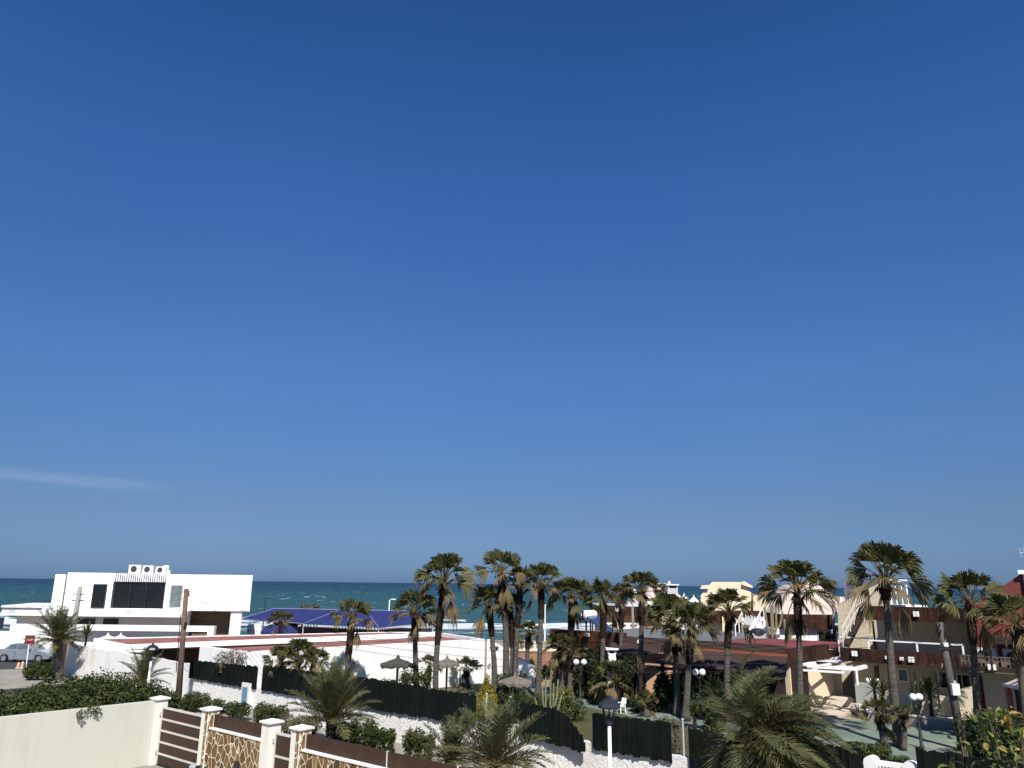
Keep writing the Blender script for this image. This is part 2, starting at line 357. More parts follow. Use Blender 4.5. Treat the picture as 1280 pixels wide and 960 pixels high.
# ------------------------------------------------------------------ light and sky
SUN_EL, SUN_AZ = radians(47), Vector((-0.148, 0.989, 0)).normalized()    # the light runs away from the camera
ld = bpy.data.lights.new('sun', 'SUN'); ld.energy = 4.6; ld.angle = radians(0.5); ld.color = (1.0, 0.95, 0.88)
sun = bpy.data.objects.new('sun', ld); C.objects.link(sun)
L = SUN_AZ * cos(SUN_EL) + Vector((0, 0, -sin(SUN_EL)))
sun.rotation_euler = L.to_track_quat('-Z', 'Y').to_euler()
wd = bpy.data.worlds.new('World'); bpy.context.scene.world = wd; wd.use_nodes = True
nt = wd.node_tree; bg = nt.nodes['Background']
sky = N(nt, 'ShaderNodeTexSky', sky_type='NISHITA', sun_disc=False)
sky.sun_elevation = SUN_EL; sky.sun_rotation = math.atan2(-SUN_AZ.x, -SUN_AZ.y)
sky.altitude = 0; sky.air_density = 1.0; sky.dust_density = 0.3; sky.ozone_density = 2.5
tc = N(nt, 'ShaderNodeTexCoord'); sp = N(nt, 'ShaderNodeSeparateXYZ'); LK(nt, tc.outputs['Generated'], sp.inputs[0])
SKY_GRADE = [(0.0, (.15, .265, .62)), (0.0152, (.178, .292, .60)), (0.089, (.258, .345, .530)), (0.25, (.333, .516, .77)), (0.478, (.307, .586, .987)), (0.65, (.218, .521, .90))]
gr = ramp(nt, sp.outputs['Z'], SKY_GRADE)
skc = mixc(nt, 1.0, sky.outputs[0], gr, 'MULTIPLY')
# a faint high cirrus streak low on the left, and slightly uneven air
c1, c2 = ray(0, 592).normalized(), ray(195, 609).normalized(); cn = c1.cross(c2).normalized(); cm = ray(85, 600).normalized(); ct = (c2 - c1).normalized()
def dotn(v):
    n = N(nt, 'ShaderNodeVectorMath', operation='DOT_PRODUCT'); LK(nt, tc.outputs['Generated'], n.inputs[0]); n.inputs[1].default_value = tuple(v); return n.outputs['Value']
def mth(op, a, b_=None):
    n = N(nt, 'ShaderNodeMath', operation=op)
    for i, v in enumerate((a, b_)):
        if v is None: continue
        if isinstance(v, (int, float)): n.inputs[i].default_value = v
        else: LK(nt, v, n.inputs[i])
    return n.outputs[0]
mpc = N(nt, 'ShaderNodeMapping'); mpc.inputs['Scale'].default_value = (14, 14, 70); LK(nt, tc.outputs['Generated'], mpc.inputs[0])
cno = tex(nt, 1.0, 5, 0.6, mpc.outputs[0])
dd = mth('ABSOLUTE', mth('ADD', dotn(cn), mth('MULTIPLY', mth('SUBTRACT', cno, 0.5), 0.008)))
ma = N(nt, 'ShaderNodeMapRange', interpolation_type='SMOOTHSTEP'); ma.inputs[1].default_value = 0.010; ma.inputs[2].default_value = 0.001; LK(nt, dd, ma.inputs[0])
al = mth('ABSOLUTE', mth('SUBTRACT', dotn(ct), cm.dot(ct)))
mb_ = N(nt, 'ShaderNodeMapRange', interpolation_type='SMOOTHSTEP'); mb_.inputs[1].default_value = 0.135; mb_.inputs[2].default_value = 0.03; LK(nt, al, mb_.inputs[0])
cf = mth('MULTIPLY', mth('MULTIPLY', ma.outputs[0], mb_.outputs[0]), mth('MULTIPLY', cno, 0.15))
lf_ = tex(nt, 2.2, 3, 0.5, tc.outputs['Generated'])
skc = mixc(nt, 1.0, skc, ramp(nt, lf_, [(0.3, (0.96, 0.97, 0.985)), (0.7, (1.04, 1.03, 1.015))]), 'MULTIPLY')
skc = mixc(nt, cf, skc, (7.5, 8.0, 8.6))
LK(nt, skc, bg.inputs['Color']); bg.inputs['Strength'].default_value = 0.08
sc = bpy.context.scene
sc.view_settings.view_transform = 'Standard'; sc.view_settings.look = 'None'; sc.view_settings.gamma = 1
sc.view_settings.exposure = 0.6; sc.view_settings.use_curve_mapping = False
sc.cycles.max_bounces = 6; sc.cycles.transparent_max_bounces = 4; sc.cycles.use_denoising = True

# ------------------------------------------------------------------ the ground, the street, the sea
def strip(name, mat, poly, z, kind='structure'):
    m = MB(); m.prism([(p[0], p[1]) for p in poly], z - 0.3, z); o = m.build(name, mat); structure(o); return o
def ground():
    m = MB(); ys = [-60, 0, 60, 97, 104, 112, 140]; zs = [0, 0, 0, 0, -0.55, -1.2, -3.0]; xs = [-260, -60, 0, 60, 260]
    vs = [Vector((x, y, z - 0.01)) for y, z in zip(ys, zs) for x in xs]; n = len(xs)
    m.add(vs, [(j * n + i, j * n + i + 1, (j + 1) * n + i + 1, (j + 1) * n + i) for j in range(len(ys) - 1) for i in range(n - 1)])
    structure(m.build('ground', 'sand_ground'))
ground()
def sea():
    import mathutils.noise as mn
    m = MB(); ys = []; y = 98.0
    while y < 420: ys.append(y); y *= 1.0095
    xs = [-170 + 1.7 * i for i in range(201)]
    foam = []; vs = []
    for y in ys:
        for x in xs:
            a = mn.noise(Vector((x * 0.035, 3.1, 0))); b = mn.noise(Vector((x * 0.05, 9.7, 0))); c = mn.noise(Vector((x * 0.02, y * 0.03, 5)))
            y1 = 136 + 5 * a; y2 = 158 + 10 * b; y3 = 186 + 14 * a
            z = -0.5 + 0.10 * mn.noise(Vector((x * 0.12, y * 0.25, 1))) + 0.75 * math.exp(-((y - y1) / 2.6) ** 2) * (0.6 + 0.8 * max(0, c + 0.3)) + 0.5 * math.exp(-((y - y2) / 3.0) ** 2) * max(0, b + 0.25) * 1.6
            f = -0.6
            if 109 < y < y1 + 1: f = 0.16 * min(1, (y - 109) / 5) + 0.12 * sin((y - 100) * 0.8 + 3 * a)
            if y1 - 8 < y < y1 + 0.5: f = 0.55 if c > -0.22 else 0.0
            if 117 + 3 * b < y < 122 + 3 * b: f = max(f, 0.38)
            if b > -0.05 and y2 - 5 < y < y2 + 0.5: f = max(f, 0.5)
            if a > 0.12 and y3 - 4 < y < y3: f = max(f, 0.45)
            vs.append(Vector((x, y, z))); foam.append(f)
    n = len(xs)
    fs = [(j * n + i, j * n + i + 1, (j + 1) * n + i + 1, (j + 1) * n + i) for j in range(len(ys) - 1) for i in range(n - 1)]
    m.add(vs, fs); y0 = ys[-1]
    o = len(m.v)
    m.add([(-170, 98, -0.5), (-170, y0, -0.5), (-30000, y0, -0.5), (-30000, 98, -0.5), (170, 98, -0.5), (170, y0, -0.5), (30000, y0, -0.5), (30000, 98, -0.5),
           (-30000, 40000, -0.5), (30000, 40000, -0.5)], [(0, 1, 2, 3), (4, 7, 6, 5), (2, 1, 5, 6, 9, 8)])
    ob = m.build('sea', 'sea_water', smooth=False)
    at = ob.data.attributes.new('foam', 'FLOAT', 'POINT'); at.data.foreach_set('value', foam + [-1.0] * 10)
    structure(ob)
sea()
strip('street_asphalt', 'asphalt', [S(-12, -7.6), S(70, -7.6), S(70, -2.6), S(-12, -2.6)], 0.02)
strip('verge', 'gravel', [S(-18, -2.45), S(70, -2.45), S(70, -0.0), S(-18, -0.0)], 0.05)
strip('kerb', 'kerb_stone', [S(-12, -2.6), S(70, -2.6), S(70, -2.45), S(-12, -2.45)], 0.12)
strip('pavement', 'gravel', [S(-12, -9.6), S(70, -9.6), S(70, -7.75), S(-12, -7.75)], 0.05)
strip('kerb', 'kerb_stone', [S(-12, -7.75), S(70, -7.75), S(70, -7.6), S(-12, -7.6)], 0.12)
strip('side_road', 'asphalt', [gp(-260, 842), gp(35, 838), gp(75, 838), gp(85, 826), gp(60, 823), gp(-260, 823)], 0.03)
strip('pavement_corner', 'gravel', [gp(-260, 843), gp(42, 838.6), gp(72, 846), gp(40, 860), gp(-260, 865)], 0.13)
strip('lawn', 'lawn_grass', [S(3, 0.3), S(37, 0.3), S(37, 10), S(31, 10.4), S(22, 12.2), S(17, 13.6), S(12, 16.4), S(3, 16.4)], 0.03)
strip('green_path', 'green_pavement', [S(37, 10), S(31, 10.4), S(22, 12.2), S(17, 13.6), S(12, 16.4), S(6, 16.6), S(6, 18.6), S(12, 20), S(17.8, 19.2), S(28, 19.6), S(33, 19.8), S(35.5, 19.4), S(48, 19), S(48, 8)], 0.045)
strip('patio', 'patio_pale', [S(24, 19.8), S(28.8, 19.6), S(29.2, 27), S(24, 27)], 0.10)

# ------------------------------------------------------------------ garden wall along the street and its green reed panels
def stucco_wall(name, a, b, w, z1, z2, label, th=0.28):
    m = MB(); n = max(2, int(abs(b - a) / 0.5)); R = random.Random(int(a * 10) + 5)
    tops = []
    for i in range(n + 1): tops.append(z1 + (z2 - z1) * i / n + R.uniform(-0.035, 0.035))
    for i in range(n):
        p, q = a + (b - a) * i / n, a + (b - a) * (i + 1) / n
        r = [S(p, w - th / 2), S(q, w - th / 2), S(q, w + th / 2), S(p, w + th / 2)]
        zz = [tops[i], tops[i + 1], tops[i + 1], tops[i]]
        m.hexa([v + Vector((0, 0, -0.1)) for v in r], [v + Vector((0, 0, z)) for v, z in zip(r, zz)])
    # one skin: drop the inner faces between the slices
    seen = {}
    key = lambda f: tuple(sorted((round(m.v[i].x, 3), round(m.v[i].y, 3), round(m.v[i].z, 3)) for i in f))
    for f in m.f: seen[key(f)] = seen.get(key(f), 0) + 1
    m.f = [f for f in m.f if seen[key(f)] == 1]
    return tag(m.build(name, 'white_stucco'), label, 'wall')
gw = stucco_wall('garden_wall', 0.2, 36.0, 0, 1.27, 1.27, 'long white rough stucco wall running along the street below the dark green reed panels')
stucco_wall('garden_wall', 37.15, 60, 0, 1.25, 1.25, 'white stucco wall right of the small white slatted gate')
stucco_wall('street_wall', -16.9, -8.6, 0.1, 2.05, 2.03, 'high white stucco street wall beside the small date palm and grey pole')
stucco_wall('street_wall', -8.6, 0.19, 0.1, 2.0, 1.90, 'white stucco street wall stepping down behind the left lamp post')
gw_post = thing('meter_niche', S(W(309, 868, -0.2)[0], -0.2), 'small white pillar with a grey blue metal door set against the garden wall', 'meter box')
sm = W(309, 868, -0.2)[0]
wbox(gw_post, 'pillar', 'white_stucco', sm - 0.36, sm + 0.36, -0.34, -0.141, 0, 1.46)
wbox(gw_post, 'door', 'blue_door', sm - 0.22, sm + 0.22, -0.37, -0.342, 0.35, 1.27)
def reed(a, b, zb, za, zt, label, sag=0.0, lean=0.0):
    m = MB(); R = random.Random(int(a * 7)); x = a
    while x < b:
        wd_ = R.uniform(0.05, 0.11); t = (x - a) / (b - a)
        top = za + (zt - za) * t + R.uniform(-0.05, 0.05) + 0.02 * sin(x * 0.9); bot = zb + R.uniform(-0.05, 0.03)
        if sag and t > 0.45:
            k = (t - 0.45) / 0.55; top -= sag * k * k; bot -= 0.1 * k
        off = R.uniform(-0.02, 0.02) + lean * t * t
        m.box(x, min(b, x + wd_), -0.20 + off - 0.05, -0.165 + off, bot, max(bot + 0.1, top)); x += wd_ * 0.98
    return tag(m.build('reed_fence', 'fence_green'), label, 'fence', 'dark green reed panels on the garden wall')
reed(0.1, 6.7, 1.24, 2.12, 2.30, 'leftmost dark green reed fence panel, beside the wooden utility pole')
reed(7.25, 14.6, 1.24, 2.36, 2.40, 'dark green reed fence panel behind the feathery date palm, right of the meter niche')
reed(14.66, 21.7, 1.22, 2.40, 2.30, 'dark green reed fence panel ending at the yellow green cypress')
reed(23.9, 26.95, 1.1, 2.25, 2.25, 'sagging dark green reed panel with a torn drooping right end below the cactus', 0.95, -0.25)
reed(27.15, 30.1, 1.12, 2.22, 2.22, 'dark green reed fence panel right behind the foreground lamp post')
reed(30.75, 35.9, 1.0, 2.15, 2.25, 'dark green reed fence panel behind the large foreground date palm')
reed(37.3, 50, 1.0, 2.42, 2.52, 'rightmost dark green reed fence panel, right of the white slatted gate')
for s_, lab in ((22.1, 'thin grey fence post rising beside the yellow green cypress'), (23.3, 'thin dark fence post in the open gap right of the yellow cypress'), (30.45, 'thin grey fence post in the gap left of the large date palm')):
    t = thing('fence_post', S(s_, -0.02), lab, 'fence post')
    one(lambda m: m.tube([S(s_, -0.02, 1.0), S(s_, -0.02, 2.35)], 0.03), 'post', 'grey_paint' if s_ != 23.3 else 'dark_metal', t)
    one(lambda m: m.ball(S(s_, -0.02, 2.37), 0.045), 'cap', 'grey_paint', t)
# white gate in the wall
def white_gate():
    t = thing('garden_gate', S(36.57, 0), 'small white gate with slatted panel between two rounded white posts', 'gate')
    for s_ in (36.1, 37.07):
        def post(m):
            for k in range(8):
                pass
            m.box(s_ - 0.16, s_ + 0.16, -0.2, 0.2, 0, 1.93)
            c = S(s_, 0, 1.93); prof = [(-0.16, 0), (-0.15, 0.07), (-0.10, 0.12), (0, 0.145), (0.10, 0.12), (0.15, 0.07), (0.16, 0)]
            a = [S(s_ + x, -0.2, 1.93 + z) for x, z in prof]; b = [S(s_ + x, 0.2, 1.93 + z) for x, z in prof]
            n = len(a); m.add(a + b, [tuple(range(n))[::-1], tuple(range(n, 2 * n))] + [(i, i + 1, n + i + 1, n + i) for i in range(n - 1)])
        one(post, 'post', 'white_paint', t)
    def leaf(m):
        m.box(36.27, 36.90, -0.05, 0.03, 1.86, 1.99); m.box(36.27, 36.90, -0.05, 0.03, 0.3, 0.42)
        for k in range(8): x = 36.30 + k * 0.082; m.box(x, x + 0.035, -0.045, 0.025, 0.42, 1.86)
    one(leaf, 'leaf', 'white_paint', t)
    wbox(t, 'backing', 'dark_metal', 36.28, 36.89, 0.04, 0.05, 0.3, 1.85)
white_gate()

# ------------------------------------------------------------------ our own side of the street: yard wall, piers, gates, stone walls
NW = -8.75
def pier(s_, label, half=0.21, top=2.24, stone=True):
    t = thing('gate_pier', S(s_, NW), label, 'gate pier', 'cream plastered gate piers')
    wbox(t, 'shaft', 'pier_plaster', s_ - half, s_ + half, NW - half, NW + half, 0, top)
    def cap(m):
        m.box(s_ - half - 0.06, s_ + half + 0.06, NW - half - 0.06, NW + half + 0.06, top + 0.001, top + 0.06)
        b = [S(s_ + a * (half + 0.03), NW + c * (half + 0.03), top + 0.061) for a, c in ((-1, -1), (1, -1), (1, 1), (-1, 1))]
        m.add(b + [S(s_, NW, top + 0.13)], [(0, 1, 4), (1, 2, 4), (2, 3, 4), (3, 0, 4)])
    one(cap, 'cap', 'pier_plaster', t)
    if stone:
        wbox(t, 'stone_facing', 'stone_wall', s_ + half + 0.001, s_ + half + 0.03, NW - half + 0.03, NW + half - 0.03, 0, top - 0.06)
        wbox(t, 'stone_facing', 'stone_wall', s_ + half - 0.14, s_ + half - 0.02, NW - half - 0.02, NW - half - 0.001, 0, top - 0.05)
    return t
pier(13.72, 'cream gate pier at the end of the plain yard wall, left of the slatted gate', stone=False)
pier(17.3, 'cream gate pier between the slatted driveway gate and the stone wall')
pier(20.9, 'plain cream gate pier left of the narrow pedestrian gate', stone=False)
pier(22.45, 'cream gate pier with stone facing right of the narrow pedestrian gate')
yw = MB(); yw.box(13.55, 13.80, NW - 16, NW - 0.22, 0, 2.2)
tag(yw.build('yard_wall', 'yard_wall'), 'plain cream yard wall at lower left running from the first gate pier under the hedge', 'wall')
def board_gate(name, a, b, zt, nb, label):
    t = thing(name, S((a + b) / 2, NW), label, 'gate')
    def frame(m):
        m.box(a, a + 0.07, NW - 0.035, NW + 0.035, 0.1, zt); m.box(b - 0.07, b, NW - 0.035, NW + 0.035, 0.1, zt)
        h = (zt - 0.1) / nb
        for k in range(nb + 1): z = 0.1 + k * h; m.box(a + 0.0705, b - 0.0705, NW - 0.033, NW + 0.033, max(0.1, z - 0.065), z)
    one(frame, 'frame', 'light_metal', t)
    def boards(m):
        h = (zt - 0.1) / nb
        for k in range(nb): m.box(a + 0.07, b - 0.07, NW - 0.012, NW + 0.012, 0.102 + k * h, 0.1 + (k + 1) * h - 0.066)
    one(boards, 'boards', 'brown_board', t)
    for z in (0.5, zt - 0.25): one(lambda m: m.tube([S(a - 0.03, NW - 0.05, z - 0.06), S(a - 0.03, NW - 0.05, z + 0.06)], 0.03), 'hinge', 'grey_paint', t)
    one(lambda m: m.box(b - 0.09, b - 0.01, NW - 0.08, NW - 0.034, 1.0, 1.16), 'lock', 'dark_metal', t)
board_gate('driveway_gate', 14.0, 17.03, 2.02, 5, 'wide brown board driveway gate with pale metal strips')
board_gate('pedestrian_gate', 21.15, 22.2, 2.0, 3, 'narrow brown board pedestrian gate in a pale frame between two piers')
def stone_run(a, b, label, zc=1.68, joints=()):
    t = thing('stone_wall', S((a + b) / 2, NW), label, 'wall')
    wbox(t, 'stonework', 'stone_wall', a, b, NW - 0.14, NW + 0.14, 0, zc)
    wbox(t, 'coping', 'pier_plaster', a, b, NW - 0.17, NW + 0.17, zc + 0.001, zc + 0.05)
    js = [a + 0.02, *joints, b - 0.02]
    for p, q in zip(js[:-1], js[1:]): wbox(t, 'board_panel', 'brown_board', p + 0.012, q - 0.012, NW - 0.02, NW + 0.02, zc + 0.075, zc + 0.45)
    def st(m):
        for j in js: m.box(j - 0.022, j + 0.022, NW - 0.028, NW + 0.028, zc + 0.051, zc + 0.46)
    one(st, 'panel_post', 'light_metal', t)
stone_run(17.55, 20.68, 'short yellow fieldstone wall with a brown board on top between two gate piers')
sj = W(485, 935, NW)[0]
stone_run(22.70, 44, 'long yellow fieldstone wall with brown boards on top running off the bottom edge', 1.68, (sj, sj + 2.6, sj + 5.2, sj + 7.8))
def intercom():
    s_ = W(296, 957, NW - 0.16)[0]
    t = thing('intercom', S(s_, NW - 0.15, 0.8), 'small black intercom box on the yellow stone wall', 'intercom')
    z = W(296, 957, NW - 0.16)[1]
    wbox(t, 'housing', 'dark_metal', s_ - 0.09, s_ + 0.09, NW - 0.20, NW - 0.141, z - 0.16, z + 0.10)
    wbox(t, 'hood', 'dark_metal', s_ - 0.11, s_ + 0.11, NW - 0.24, NW - 0.141, z + 0.101, z + 0.13)
intercom()
def letterbox():
    s_, z = W(244, 957, NW - 0.25)
    t = thing('letterbox', S(s_, NW - 0.2, z - 0.2), 'grey blue rounded letterbox at the foot of the driveway gate', 'letterbox')
    wbox(t, 'body', 'grey_paint', s_ - 0.2, s_ + 0.2, NW - 0.36, NW - 0.12, z - 0.3, z, bevel=0.03)
    wbox(t, 'side_plate', 'dark_metal', s_ + 0.201, s_ + 0.26, NW - 0.36, NW - 0.12, z - 0.3, z + 0.04)
letterbox()

# ------------------------------------------------------------------ lamps, poles and wires
def lantern_post(base, top, label, scale=1.0):
    t = thing('lamp_post', base, label, 'lamp post', 'white street lamp posts with black lanterns')
    b = Vector(base); k = scale
    one(lambda m: m.lathe(b, [(0.09, 0), (0.09, 0.25), (0.055, 0.3), (0.05, top - 0.75 * k)], 12), 'post', 'white_paint', t, smooth=True)
    def cage(m):
        z0, z1 = top - 0.68 * k, top - 0.30 * k
        for i in range(4):
            a = pi / 4 + i * pi / 2
            m.bar(b + Vector((0.10 * k * cos(a), 0.10 * k * sin(a), z0)), b + Vector((0.24 * k * cos(a), 0.24 * k * sin(a), z1)), 0.022 * k)
        m.lathe(b, [(0.05, top - 0.85 * k), (0.045, z0 - 0.06), (0.12 * k, z0), (0.12 * k, z0 + 0.02)], 10)
        m.tube([b + Vector((0, 0, z0)), b + Vector((0, 0, z1))], 0.02 * k, 6)
    one(cage, 'cage', 'dark_metal', t)
    def roof(m):
        m.lathe(b, [(0.29 * k, top - 0.31 * k), (0.30 * k, top - 0.28 * k), (0.26 * k, top - 0.20 * k), (0.15 * k, top - 0.11 * k), (0.05 * k, top - 0.07 * k), (0.05 * k, top - 0.03 * k), (0.02 * k, top)], 8)
    one(roof, 'hood', 'dark_metal', t)
p = gp(191.5, 803.5, 3.45); lantern_post((p.x, p.y, 0.05), 3.40, 'white lamp post with a black lantern at left beside the low date palm', 1.15)
p = gp(761, 869, 3.45); lantern_post((p.x, p.y, 0.05), 3.40, 'white lamp post with a black lantern in the foreground, before the dark reed panel', 1.08)
def globe_lamp(base, h, label, r=0.2, dark=False, arm=0.3, rz=0.0):
    b = Vector(base); t = thing('globe_lamp', base, label, 'garden lamp', 'twin globe garden lamps')
    one(lambda m: m.lathe(b, [(0.11, 0), (0.11, 0.06), (0.07, 0.12), (0.06, 0.75), (0.035, 0.8), (0.03, h - 0.1), (0.05, h - 0.06)], 10), 'post', 'dark_metal', t, smooth=True)
    d = Vector((cos(rz), sin(rz), 0)) * arm
    def arms(m):
        m.tube([b - d + Vector((0, 0, h - 0.02)), b - d * 0.4 + Vector((0, 0, h - 0.12)), b + d * 0.4 + Vector((0, 0, h - 0.12)), b + d + Vector((0, 0, h - 0.02))], 0.022, 6)
        for e in (-1, 1): m.lathe(b + d * e + Vector((0, 0, h - 0.04)), [(0.06, 0), (0.075, 0.05)], 8)
    one(arms, 'arm', 'dark_metal', t)
    for e in (-1, 1): one(lambda m: m.ball(b + d * e + Vector((0, 0, h + r)), r, 14, 9), 'globe', 'dark_metal' if dark else 'globe_white', t, smooth=True)
def ground_px(px, Y): p = dp(px, HZ + 1035 * H / Y, Y); return Vector((p.x, Y, 0.05))
globe_lamp(ground_px(1151, 34.9), 1.85, 'twin white globe lamp on the green path at right, left of the weathered pole', 0.15, arm=0.15, rz=0.2)
globe_lamp(ground_px(725.5, 46.5), 2.0, 'twin white globe lamp beyond the foreground lamp post, on the green path', 0.17, arm=0.22, rz=0)
globe_lamp(ground_px(876, 41.5), 2.05, 'garden lamp with twin white globes in front of the dark round shrub', 0.17, arm=0.17, rz=-0.2)
globe_lamp(ground_px(574.5, 51.0), 1.3, 'short garden lamp with twin white globes by the white bungalow wall', 0.15, arm=0.28, rz=0)
globe_lamp(ground_px(617, 54.0), 2.2, 'garden lamp with two dark lanterns against the sloping white wall', 0.12, True, 0.18)
def pole(label, p0, p1, r0, r1, mat, cat='utility pole'):
    t = thing('utility_pole', p0, label, cat)
    one(lambda m: m.tube([p0, p0.lerp(p1, 0.5), p1], [r0, (r0 + r1) / 2, r1], 10), 'shaft', mat, t, smooth=True)
    return t
wp0, wp1 = gp(222, 887), dp(233, 736, 42.6)
t = pole('brown wooden utility pole standing behind the driveway gate', wp0, wp1, 0.17, 0.12, 'wood_pole')
wt = wp1
one(lambda m: (m.box(*(lambda s, w: (s - 0.06, s + 0.16, w - 0.08, w + 0.08))(*SW(wp0.lerp(wp1, 0.62))), 4.0, 4.35)), 'bracket', 'dark_metal', t)
for k in range(2): one(lambda m: m.lathe(wp1 + Vector((0.16, -0.02 + 0.05 * k, -0.25 - 0.15 * k)), [(0.03, 0), (0.05, 0.04), (0.03, 0.08), (0.05, 0.11), (0.02, 0.15)], 8), 'insulator', 'dark_metal', t)
one(lambda m: m.tube([wp0.lerp(wp1, 0.3) + Vector((-0.20, -0.05, 0)), wp0.lerp(wp1, 0.6) + Vector((-0.19, -0.05, 0)), wp1 + Vector((-0.12, -0.05, -1.3))], 0.025, 6), 'conduit', 'dark_metal', t)
gp0, gp1 = dp(83, 836, 59.0), dp(100.5, 733, 59.0); gp0.z = 0
t = pole('pale grey concrete utility pole beside the small date palm at left', gp0, gp1, 0.24, 0.15, 'grey_pole')
gt = gp1
for z in (-0.55, -1.0): one(lambda m: m.bar(gp1 + Vector((-0.45, 0, z)), gp1 + Vector((0.45, -0.1, z)), 0.07), 'crossarm', 'dark_metal', t)
for x in (-0.4, 0.4): one(lambda m: m.lathe(gp1 + Vector((x, 0, -0.96)), [(0.03, 0), (0.06, 0.05), (0.04, 0.1), (0.06, 0.14), (0.02, 0.2)], 8), 'insulator', 'white_paint', t)
rp0, rp1 = gp(1203, 945), dp(1174.5, 778, 34.6)
rp0 = ground_px(1202.5, 34.6)
t = pole('leaning weathered grey utility pole with a pale meter box at right', rp0, rp1, 0.185, 0.13, 'weathered_pole')
mb = rp0.lerp(rp1, 0.47)
one(lambda m: m.xbox(mb.x - 0.17, mb.x + 0.15, mb.y - 0.36, mb.y - 0.18, mb.z - 0.22, mb.z + 0.24), 'meter_box', 'ac_white', t, bevel=0.02)
one(lambda m: m.ball(mb + Vector((0, -0.27, 0.29)), 0.07, 8, 6), 'cable_gland', 'grey_paint', t)
one(lambda m: m.tube([mb + Vector((0.12, -0.2, 0.3)), rp0.lerp(rp1, 0.6) + Vector((0.24, -0.1, 0)), rp0.lerp(rp1, 0.75) + Vector((0.20, -0.1, 0)), rp1 + Vector((0.15, -0.1, -0.3))], 0.05, 6), 'cable_bundle', 'black_rubber', t)
def knot(m):
    R = random.Random(3)
    for k in range(16):
        a = rp1 + Vector((R.uniform(-0.3, 0.3), R.uniform(-0.2, 0.2), R.uniform(-0.7, -0.05))); b = rp1 + Vector((R.uniform(-0.1, 0.15), R.uniform(-0.2, 0.1), R.uniform(-0.7, -0.1)))
        m.tube([a, (a + b) / 2 + Vector((0, 0, 0.1)), b], 0.028, 5)
one(knot, 'cable_knot', 'black_rubber', t)
for k in range(3): one(lambda m: m.lathe(rp0.lerp(rp1, 0.80) + Vector((-0.07 + 0.06 * k, -0.18, 0.02)), [(0.03, 0), (0.055, 0.04), (0.03, 0.09), (0.055, 0.13), (0.02, 0.17)], 8), 'insulator', 'white_paint', t)
one(lambda m: m.bar(rp0.lerp(rp1, 0.79) + Vector((-0.35, -0.15, 0)), rp0.lerp(rp1, 0.79) + Vector((0.35, -0.15, 0)), 0.06), 'crossarm', 'dark_metal', t)
def wire(a, b, sag, label, r=0.009):
    pts = []
    for i in range(17):
        k = i / 16; q = Vector(a).lerp(Vector(b), k); q.z -= sag * 4 * k * (1 - k); pts.append(q)
    tag(one(lambda m: m.tube(pts, r, 5), 'power_line', 'black_rubber'), label, 'cable', 'overhead cables')
wl = 'thin black overhead cable running from the wooden pole to the weathered pole at right'
for k, (za, zb, sg) in enumerate(((-0.05, -0.35, 1.35), (-0.3, -0.75, 1.45), (-0.55, -1.15, 1.5), (-0.8, -1.35, 1.6))):
    wire(wt + Vector((0.15, 0, za - 0.5)), rp1 + Vector((-0.15, 0, zb)), sg, wl)
for k in range(3): wire(gt + Vector((0.2, 0, -0.4 - 0.3 * k)), wt + Vector((-0.12, 0, -0.15 - 0.35 * k)), 0.5, 'thin black overhead cable strung between the grey pole and the wooden pole')
for k in range(3): wire(gt + Vector((-0.2, 0, -0.4 - 0.3 * k)), dp(-160, 748 + 6 * k, 70), 0.6, 'thin black overhead cable leaving the grey pole towards the left edge')
for k in range(2): wire(wt + Vector((0, 0.1, -0.1 - 0.2 * k)), dp(313, 750 + 12 * k, 74.8), 0.4, 'thin black service cable from the wooden pole to the white modern villa')
wire(rp1 + Vector((0.1, 0, -0.6)), dp(1262, 878, 33), 0.05, 'slanting stay cable from the weathered pole down to the right', 0.015)
for k in range(2): wire(rp1 + Vector((0.15, 0, -0.8 - 0.4 * k)), dp(1400, 815 + 10 * k, 32), 0.3, 'thin black overhead cable leaving the weathered pole to the right')

